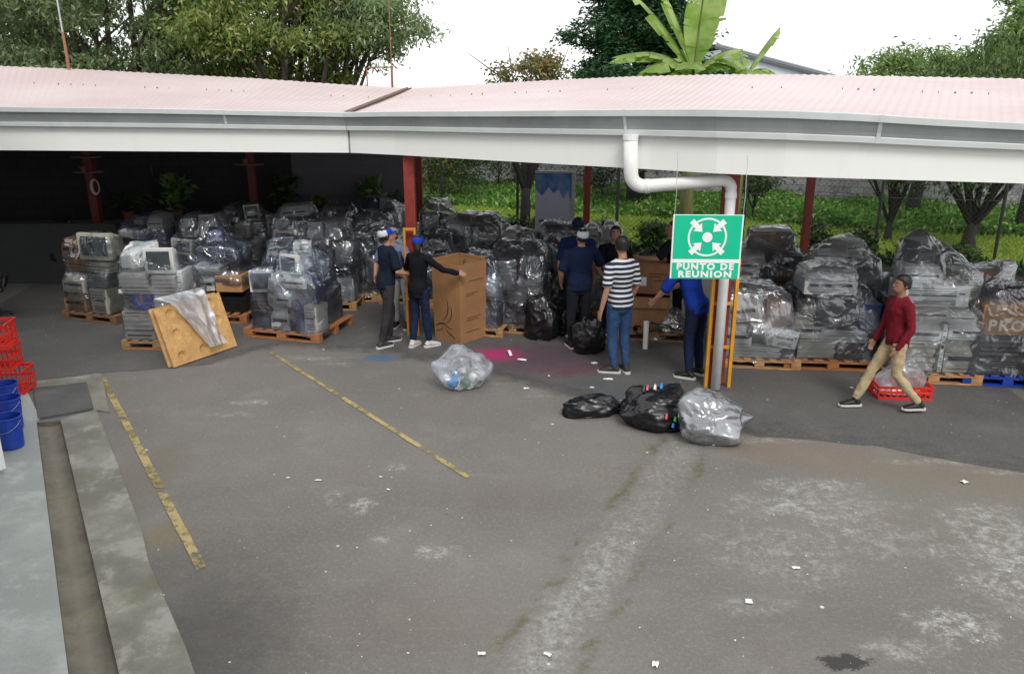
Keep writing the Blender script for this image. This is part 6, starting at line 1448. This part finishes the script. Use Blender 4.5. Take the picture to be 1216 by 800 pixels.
def person(label, px, py, yaw, H=1.70, lean=(0, 0), twist=0.0, L=None, Rr=None, legs=None, head=(0, 0), shirt=None, sleeve=.55, pants=None, shoe=None, skin='tan', cap=None, cap2=None, hair='short', slim=1.0, loc=None, hem=.86, fold=.004, feet_yaw=(0, 0), seed=0, footz=0):
    """local frame: +Y is the way the person faces, +X their right; sizes for 1.70 m scaled to H"""
    k = H/1.70; p = loc or P(px, py); o = thing('person', label, 'person', (p.x, p.y, .006), yaw, 'people sorting scrap in the yard')
    o.scale = (k, k, k)
    V_ = Vector; z0 = .90
    def bend(z):
        t = max(0, (z-z0)/.56); return V_((lean[0]*t, lean[1]*t, -(.16*(lean[0]**2+lean[1]**2))*t))
    def rot(v, a): return V_((v.x*math.cos(a)-v.y*math.sin(a), v.x*math.sin(a)+v.y*math.cos(a), v.z))
    tor = [(.80, .10, .085, -.01), (.88, .155, .112, -.015), (.95, .165, .118, -.012), (1.03, .148, .105, .0), (1.10, .138, .098, .005), (1.20, .152, .108, .0), (1.30, .170, .112, -.005), (1.37, .172, .098, -.012), (1.42, .135, .078, -.018), (1.455, .075, .058, -.018)]
    def tw(z): return twist*max(0, min(1, (z-.95)/.35))
    def tc_(z, dy=0): return rot(V_((0, dy, 0)), tw(z))+V_((0, 0, z))+bend(z)
    side = rot(V_((1, 0, 0)), twist*.6)
    sh = {s: rot(V_((s*.178*slim, -.012, 0)), twist)+V_((0, 0, 1.385))+bend(1.385) for s in (-1, 1)}
    hipj = {s: V_((s*.088, 0, .90)) for s in (-1, 1)}
    A = {}
    for s, a in ((-1, L), (1, Rr)):
        a = a or (V_((s*.06, -.03, -.29)), V_((s*.07, .06, -.54)))
        A[s] = (sh[s], sh[s]+V_(a[0]), sh[s]+V_(a[1]))
    LG = {}
    for s, a in ((-1, (legs or {}).get('L')), (1, (legs or {}).get('R'))):
        a = a or (V_((s*.10, .02, .48)), V_((s*.11, -.02, .085)))
        LG[s] = (hipj[s], V_(a[0]), V_(a[1]))
    hc = tc_(1.455, -.018); neck_top = hc+V_((0, .02, .085))+rot(V_((0, head[1]*.02, 0)), 0)
    hy, hp = head
    def arm_tubes(mb, r0, r1, r2, r3, upto=1.0, ext=0):
        for s in (-1, 1):
            a, b, c = A[s]; inn = a+V_((-s*.05, 0, .0))
            pts = [inn, a, a.lerp(b, .45), b, b.lerp(c, .35), c]; rr = [r0*.95, r0, r1, r2, r2*1.02, r3]
            if upto < 1:   # short sleeve: a fraction of the upper arm
                q = a.lerp(b, upto*1.35 if upto < .74 else 1); pts = [inn, a, q]; rr = [r0*.95, r0, r1*1.08]
            mb.tube(pts, rr, n=14)
    # body
    B = MB()
    B.tube([tc_(z, dy) for z, _, _, dy in tor], [((w-(.032 if z < 1.3 else .012))*slim, d-(.030 if z < 1.3 else .010)) for z, w, d, _ in tor], side=side, n=20)
    B.tube([hc-V_((0, 0, .05)), hc+V_((0, .008, .03)), neck_top], [.060, .052, .052], n=14)
    arm_tubes(B, .050*slim, .044*slim, .037*slim, .025)
    for s in (-1, 1):
        h, kn, an = LG[s]; B.tube([h+V_((0, 0, .02)), h.lerp(kn, .4), kn, kn.lerp(an, .35), an], [.066*slim, .060*slim, .044, .044, .033], n=14)
    # head
    prof = [(0, .026, .062, .010), (.018, .044, .090, -.02), (.045, .058, .094, -.05), (.075, .064, .094, -.078), (.105, .070, .094, -.092), (.130, .074, .095, -.098), (.160, .075, .092, -.098), (.185, .068, .080, -.088), (.206, .050, .055, -.065), (.222, .022, .02, -.03)]
    base = neck_top+V_((0, .0, -.045))
    HM = Matrix.Translation(base) @ Matrix.Rotation(hy+twist, 4, 'Z') @ Matrix.Rotation(-hp, 4, 'X')
    def ringz(pr, g=0.0, n=20):
        vs = []
        for z, w, f, b_ in pr:
            cy, ry = (f+b_)/2, (f-b_)/2
            for j in range(n): t = 2*PI*j/n; vs.append(((w+g)*math.cos(t), cy+(ry+g)*math.sin(t), z))
        m = len(pr); fs = [(i*n+j, i*n+(j+1) % n, (i+1)*n+(j+1) % n, (i+1)*n+j) for i in range(m-1) for j in range(n)]+[tuple(range(n-1, -1, -1)), tuple((m-1)*n+j for j in range(n))]
        return vs, fs
    vs, fs = ringz(prof); B.add(vs, fs, M=HM)
    B.tube([(0, .090, .118), (0, .106, .092), (0, .110, .084)], [.009, .012, .013], n=8, M=HM)      # nose
    for s in (-1, 1): B.ell((s*.074, -.008, .102), (.010, .018, .030), 8, 6, M=HM)                  # ears
    B.tube([(-.02, .094, .052), (.02, .094, .052)], [.007, .007], n=6, M=HM)
    # hands: palm, four bent fingers and a thumb on each
    for s in (-1, 1):
        a, b, c = A[s]; d = (c-b).normalized(); w = d.cross(V_((s, 0, 0)));
        if w.length < .2: w = V_((0, 1, 0))
        w.normalize(); pn = d.cross(w).normalized()
        if pn.x*s > 0: pn = -pn          # palm side faces the body
        if w.y < 0: w = -w
        B.tube([c-d*.01, c+d*.035, c+d*.085], [(.026, .017), (.038, .014), (.036, .012)], side=w, n=12)
        for q, ln in zip((.028, .010, -.010, -.027), (.066, .074, .068, .054)):
            r0 = c+d*.082+w*q; p1 = r0+d*ln*.42+pn*.004; p2 = p1+(d*.8+pn*.55).normalized()*ln*.34; p3 = p2+(d*.45+pn*.85).normalized()*ln*.28
            B.tube([r0-d*.02, p1, p2, p3], [.0092, .0090, .0083, .0070], n=8)
        r0 = c+d*.02+w*.026; B.tube([r0, r0+(d*.6+w*.8).normalized()*.034, r0+(d*.6+w*.8).normalized()*.034+(d+w*.1+pn*.35).normalized()*.03], [.0125, .0108, .009], n=8)
    for s in (-1, 1):
        an = LG[s][2]; fy = feet_yaw[0 if s < 0 else 1]; fd = rot(V_((0, 1, 0)), fy); fl = V_((an.x, an.y, an.z-.05)); B.tube([fl-fd*.04, fl+fd*.05, fl+fd*.13], [(.032, .03), (.035, .026), (.035, .018)], side=rot(V_((1, 0, 0)), fy), n=10)
    link('body', remeshed(B, 'body', .0075, skins[skin], 2), o)
    for s in (-1, 1):
        e = MB(); e.ell((s*.031, .0905, .112), (.0125, .006, .0065), 10, 6, M=HM); e.build('eye', mat('eye white', (.5, .48, .46), .2), o, smooth=True)
        e = MB(); e.tube([(s*.015, .096, .130), (s*.033, .097, .134), (s*.048, .087, .130)], [.003, .0042, .002], n=6, M=HM); e.build('eyebrow', hairm, o)
        e = MB(); e.ell((s*.031, .0965, .112), (.0058, .003, .0058), 8, 6, M=HM); e.build('pupil', blackp, o, smooth=True)
    e = MB(); e.tube([(-.024, .0985, .050), (0, .102, .051), (.024, .0985, .050)], [(.003, .002), (.005, .003), (.003, .002)], n=6, M=HM); e.build('mouth', mat('lips', (.25, .09, .07), .5), o)
    # hair
    hb = MB()
    up = [(z, w, f, b_) for z, w, f, b_ in prof if z >= .10]
    vs, fs = ringz([(z, w, f-.012 if z < .15 else f, b_) for z, w, f, b_ in up], .010)
    n = 20; vs2 = []
    for i, v in enumerate(vs):
        ph = (i % n)/n*2*PI; fr = max(0, math.sin(ph)); z = v[2]
        if i < n*2: z += .055*fr**2 if z < .14 else .02*fr**2; 
        if fr < .1 and i < n: z -= .045
        vs2.append((v[0], v[1]-(.022*fr if z < .165 else 0), z+(.010 if z > .2 else 0)))
    hb.add(vs2, fs, M=HM)
    if hair == 'long':
        hb.tube([(0, -.07, .14), (0, -.11, .05), (0, -.10, -.06), (0, -.085, -.14)], [(.06, .04), (.055, .035), (.045, .03), (.02, .015)], side=(1, 0, 0), n=12, M=HM)
    link('hair', remeshed(hb, 'hair', .009, hairm, 2, .003, seed, 60), o)
    if cap:
        cb = MB(); cp_ = [(.118, .080, .100, -.106), (.135, .083, .104, -.108), (.16, .083, .100, -.107), (.19, .074, .088, -.096), (.212, .054, .062, -.072), (.230, .026, .025, -.036), (.236, .006, .006, -.008)]
        vs, fs = ringz(cp_, .004, 24); cb.add(vs, fs, 0, HM)
        me = cb.mesh('cap', [cap, cap2 or cap], fix=True, smooth=True)
        if cap2:
            Hi = HM.inverted()
            for pl in me.polygons: q = Hi @ pl.center; pl.material_index = 1 if q.y < .0 else 0
        co_ = link('cap', me, o); br_ = MB(); vs = []; m = 14
        for i in range(m+1):
            t = PI*i/m
            for rr_, zz in ((1.0, .126), (1.0, .132)):
                vs.append((.078*math.cos(t), .045+.050*math.sin(t), zz)); vs.append((.070*math.cos(t), .062+.115*math.sin(t), zz-.018*math.sin(t)))
        br_.add(vs, [f for i in range(m) for f in ((4*i, 4*i+4, 4*i+5, 4*i+1), (4*i+2, 4*i+3, 4*i+7, 4*i+6), (4*i+1, 4*i+5, 4*i+7, 4*i+3))], 0, HM); br_.build('brim', cap, co_, smooth=False)
    # shirt
    S = MB(); top = [t for t in tor if t[0] >= hem-.03]
    zz = [t for t in tor if t[0] > hem]; lo = (hem, tor[1][1]+.004, tor[1][2]+.004, tor[1][3])
    S.tube([tc_(t[0], t[3]) for t in [lo]+zz], [((t[1]+.012)*slim, t[2]+.014) for t in [lo]+zz], side=side, n=22, cap=.12)
    if sleeve >= 1: arm_tubes(S, .066*slim, .058*slim, .050*slim, .036)
    else: arm_tubes(S, .068*slim, .064*slim, .05, .04, upto=sleeve)
    st_ = link('shirt', remeshed(S, 'shirt', .011, shirt, 2, fold*2.2, seed*3.3, 7), o)
    # trousers
    T = MB(); T.tube([V_((0, -.01, .80)), V_((0, -.015, .88)), V_((0, -.012, .94)), V_((0, -.008, .965))], [(.115*slim, .09), (.162*slim, .118), (.166*slim, .120), (.155*slim, .112)], side=(1, 0, 0), n=20, cap=.1)
    for s in (-1, 1):
        h, kn, an = LG[s]; T.tube([h+V_((0, 0, .0)), h.lerp(kn, .4), kn, kn.lerp(an, .4), an.lerp(kn, .05)], [.094*slim, .086*slim, max(.066*slim, .064), max(.062*slim, .062), max(.050*slim, .047)], n=16, cap=.15)
    link('trousers', remeshed(T, 'trousers', .011, pants, 2, fold*2.0, seed*2.1+5, 8), o)
    # shoes
    for s in (-1, 1):
        an = LG[s][2]; fy = feet_yaw[0 if s < 0 else 1]; Mx = Matrix.Translation((an.x, an.y, an.z-.085)) @ Matrix.Rotation(fy, 4, 'Z')
        pitch = 0
        q = MB(); q.tube([(0, -.055, .045), (0, -.02, .058), (0, .05, .050), (0, .12, .038), (0, .175, .030)], [(.036, .036), (.040, .046), (.044, .036), (.047, .026), (.036, .018)], side=(1, 0, 0), n=14, M=Mx); q.tube([(0, -.01, .05), (0, -.005, .10)], [.042, .044], n=12, M=Mx)
        so_ = q.build('shoe', shoe, o, smooth=True)
        q = MB(); vs = []
        out_ = [(.034, -.085), (.042, -.03), (.042, .04), (.050, .12), (.040, .18), (.0, .205)]; poly = out_+[(-a, b) for a, b in out_[:-1][::-1]]+[(0, -.098)]
        q.prism(poly, .0, .024, M=Mx); q.build('sole', solem, so_, fix=True)
    return o
navy = mat('navy cotton', (.010, .018, .05), .85, var=.15); blk = mat('black cotton', (.009, .010, .014), .85, var=.2); roy = mat('royal blue cotton', (.012, .045, .33), .8, var=.12)
mar = mat('maroon cotton', (.17, .012, .022), .8, var=.12); khaki = mat('khaki cotton', (.46, .36, .22), .85, var=.08); jean = mat('blue denim', (.035, .075, .17), .85, var=.25, scale=12); djean = mat('dark denim', (.014, .022, .055), .85, var=.2, scale=12)
dkg = mat('dark grey trousers', (.035, .033, .036), .85, var=.15); shd = mat('dark sneaker', (.03, .03, .034), .6); shw = mat('white sneaker', (.62, .58, .56), .6, var=.06); shk = mat('black sneaker', (.012, .012, .013), .55)
capb = mat('royal blue cap', (.012, .05, .42), .7); capn = mat('navy cap', (.012, .02, .06), .7); capw = mat('white mesh cap', (.6, .63, .67), .8, var=.08); capg = mat('grey cap', (.22, .23, .24), .8)
# striped shirt
smt, nt, out = newmat('striped jersey'); g = N(nt, 'ShaderNodeTexCoord'); sx = N(nt, 'ShaderNodeSeparateXYZ', inp={0: g.outputs['Object']})
f = M_(nt, 'FRACT', M_(nt, 'MULTIPLY', sx.outputs[2], 16.5)); f = M_(nt, 'GREATER_THAN', f, .56)
c = mixc(nt, f, (.012, .018, .05), (.66, .67, .68)); b = N(nt, 'ShaderNodeBsdfPrincipled', inp={'Base Color': c, 'Roughness': .85}); nt.links.new(b.outputs[0], out.inputs[0])
v = Vector
# the man walking left, maroon shirt
person('man in maroon shirt and khaki trousers striding left across the shed floor', 1052, 487, PI/2, 1.57, (0, .03), .1, L=(v((-.05, -.06, -.28)), v((-.03, .07, -.52))), Rr=(v((.05, .03, -.28)), v((.03, .14, -.52))),
       legs={'L': ((-.09, -.02, .49), (-.10, -.34, .13)), 'R': ((.09, .20, .50), (.10, .36, .10))}, head=(0, -.05), shirt=mar, sleeve=1, pants=khaki, shoe=shk, skin='brown', slim=.92, seed=1, fold=.006, feet_yaw=(0, 0))
person('man in navy and white striped T-shirt and blue jeans seen from behind', 733, 442, .45, 1.76, (0, .0), 0, L=(v((-.07, -.05, -.28)), v((-.11, .00, -.55))), Rr=(v((.06, .0, -.29)), v((.03, .12, -.53))), legs={'L': ((-.07, .05, .48), (-.06, .0, .085)), 'R': ((.08, .0, .48), (.09, -.05, .085))},
       head=(-.3, .1), shirt=smt, sleeve=.62, pants=jean, shoe=shd, seed=2, feet_yaw=(.9, -.2), slim=.95, fold=.003)
person('man in royal blue shirt and dark jeans bending over boxes behind the sign post', 822, 447, .75, 1.72, (0, .22), 0, L=(v((-.12, .10, -.25)), v((-.12, .26, -.42))), Rr=(v((.04, .15, -.24)), v((-.05, .34, -.36))), head=(0, -.3), shirt=roy, sleeve=.9, pants=djean, shoe=shk, seed=3, feet_yaw=(.3, 0))
person('man in black T-shirt and dark trousers wearing a blue and white cap, facing the post', 462, 409, -1.0, 1.68, (0, .06), 0, L=(v((-.05, .02, -.28)), v((.0, .22, -.38))), Rr=(v((.08, .03, -.27)), v((.02, .26, -.34))), legs={'L': ((-.10, .10, .48), (-.10, .05, .085)), 'R': ((.10, -.05, .48), (.11, -.16, .085))},
       head=(.0, -.25), shirt=mat('blue black cotton', (.010, .016, .030), .85), sleeve=.6, pants=dkg, shoe=shd, cap=capb, cap2=capw, seed=4, feet_yaw=(0, .2), slim=.98)
person('woman in black top and dark skinny jeans reaching right into the tall carton', 499, 412, -.45, 1.60, (.02, .02), -.1, L=(v((-.14, .10, -.22)), v((-.16, .30, -.12))), Rr=(v((.20, .10, -.17)), v((.38, .26, -.24))), legs={'L': ((-.09, .03, .48), (-.10, -.04, .085)), 'R': ((.10, .04, .48), (.13, .06, .085))},
       head=(.5, -.2), shirt=blk, sleeve=1, pants=djean, shoe=shw, cap=capb, hair='long', slim=.86, seed=5, feet_yaw=(0, -.5), hem=.78)
person('worker in grey cap and light grey trousers bending behind the middle red post', 478, 389, 2.9, 1.60, (0, .30), 0, L=(v((-.14, .14, -.20)), v((-.06, .24, -.30))), Rr=(v((.10, .04, -.26)), v((.06, .20, -.42))), head=(0, -.45), shirt=mat('blue white work shirt', (.20, .24, .34), .8, c2=(.015, .03, .20), scale=3), sleeve=.6, pants=mat('light grey trousers', (.36, .38, .38), .85), shoe=shk, cap=capg, seed=6, skin='tan')
person('man in navy shirt wearing a cap with white back, next to black bags', 686, 412, .25, 1.68, (.03, .05), 0, L=(v((-.09, .02, -.27)), v((-.05, .16, -.46))), Rr=(v((.16, .10, -.22)), v((.14, .34, -.22))), head=(.1, -.2), shirt=navy, sleeve=.65, pants=mat('charcoal trousers', (.018, .02, .026), .85), shoe=shk, cap=capn, cap2=capw, seed=7, slim=1.05)
person('taller man in navy shirt and dark cap standing behind another man in navy', 683, 398, -.15, 1.74, (0, .04), 0, head=(.1, -.15), shirt=mat('navy blue cotton', (.010, .022, .085), .85), sleeve=.65, pants=blk, shoe=shk, cap=capn, seed=8)
person('man with bare head facing the camera behind the striped shirt man', 727, 396, 2.9, 1.62, (0, .1), 0, L=(v((-.08, .1, -.25)), v((.02, .32, -.34))), Rr=(v((.08, .1, -.25)), v((-.02, .32, -.34))), head=(0, -.25), shirt=blk, sleeve=.6, pants=blk, shoe=shk, seed=9, skin='tan')
person('man in dark shirt left of the sign stretching both arms over the cartons', 803, 396, 1.35, 1.68, (0, .18), 0, L=(v((-.04, .20, -.20)), v((.0, .46, -.20))), Rr=(v((.02, .18, -.22)), v((-.02, .42, -.34))), head=(.2, -.35), shirt=mat('black grey cotton', (.02, .021, .024), .85), sleeve=.6, pants=blk, shoe=shk, seed=10)
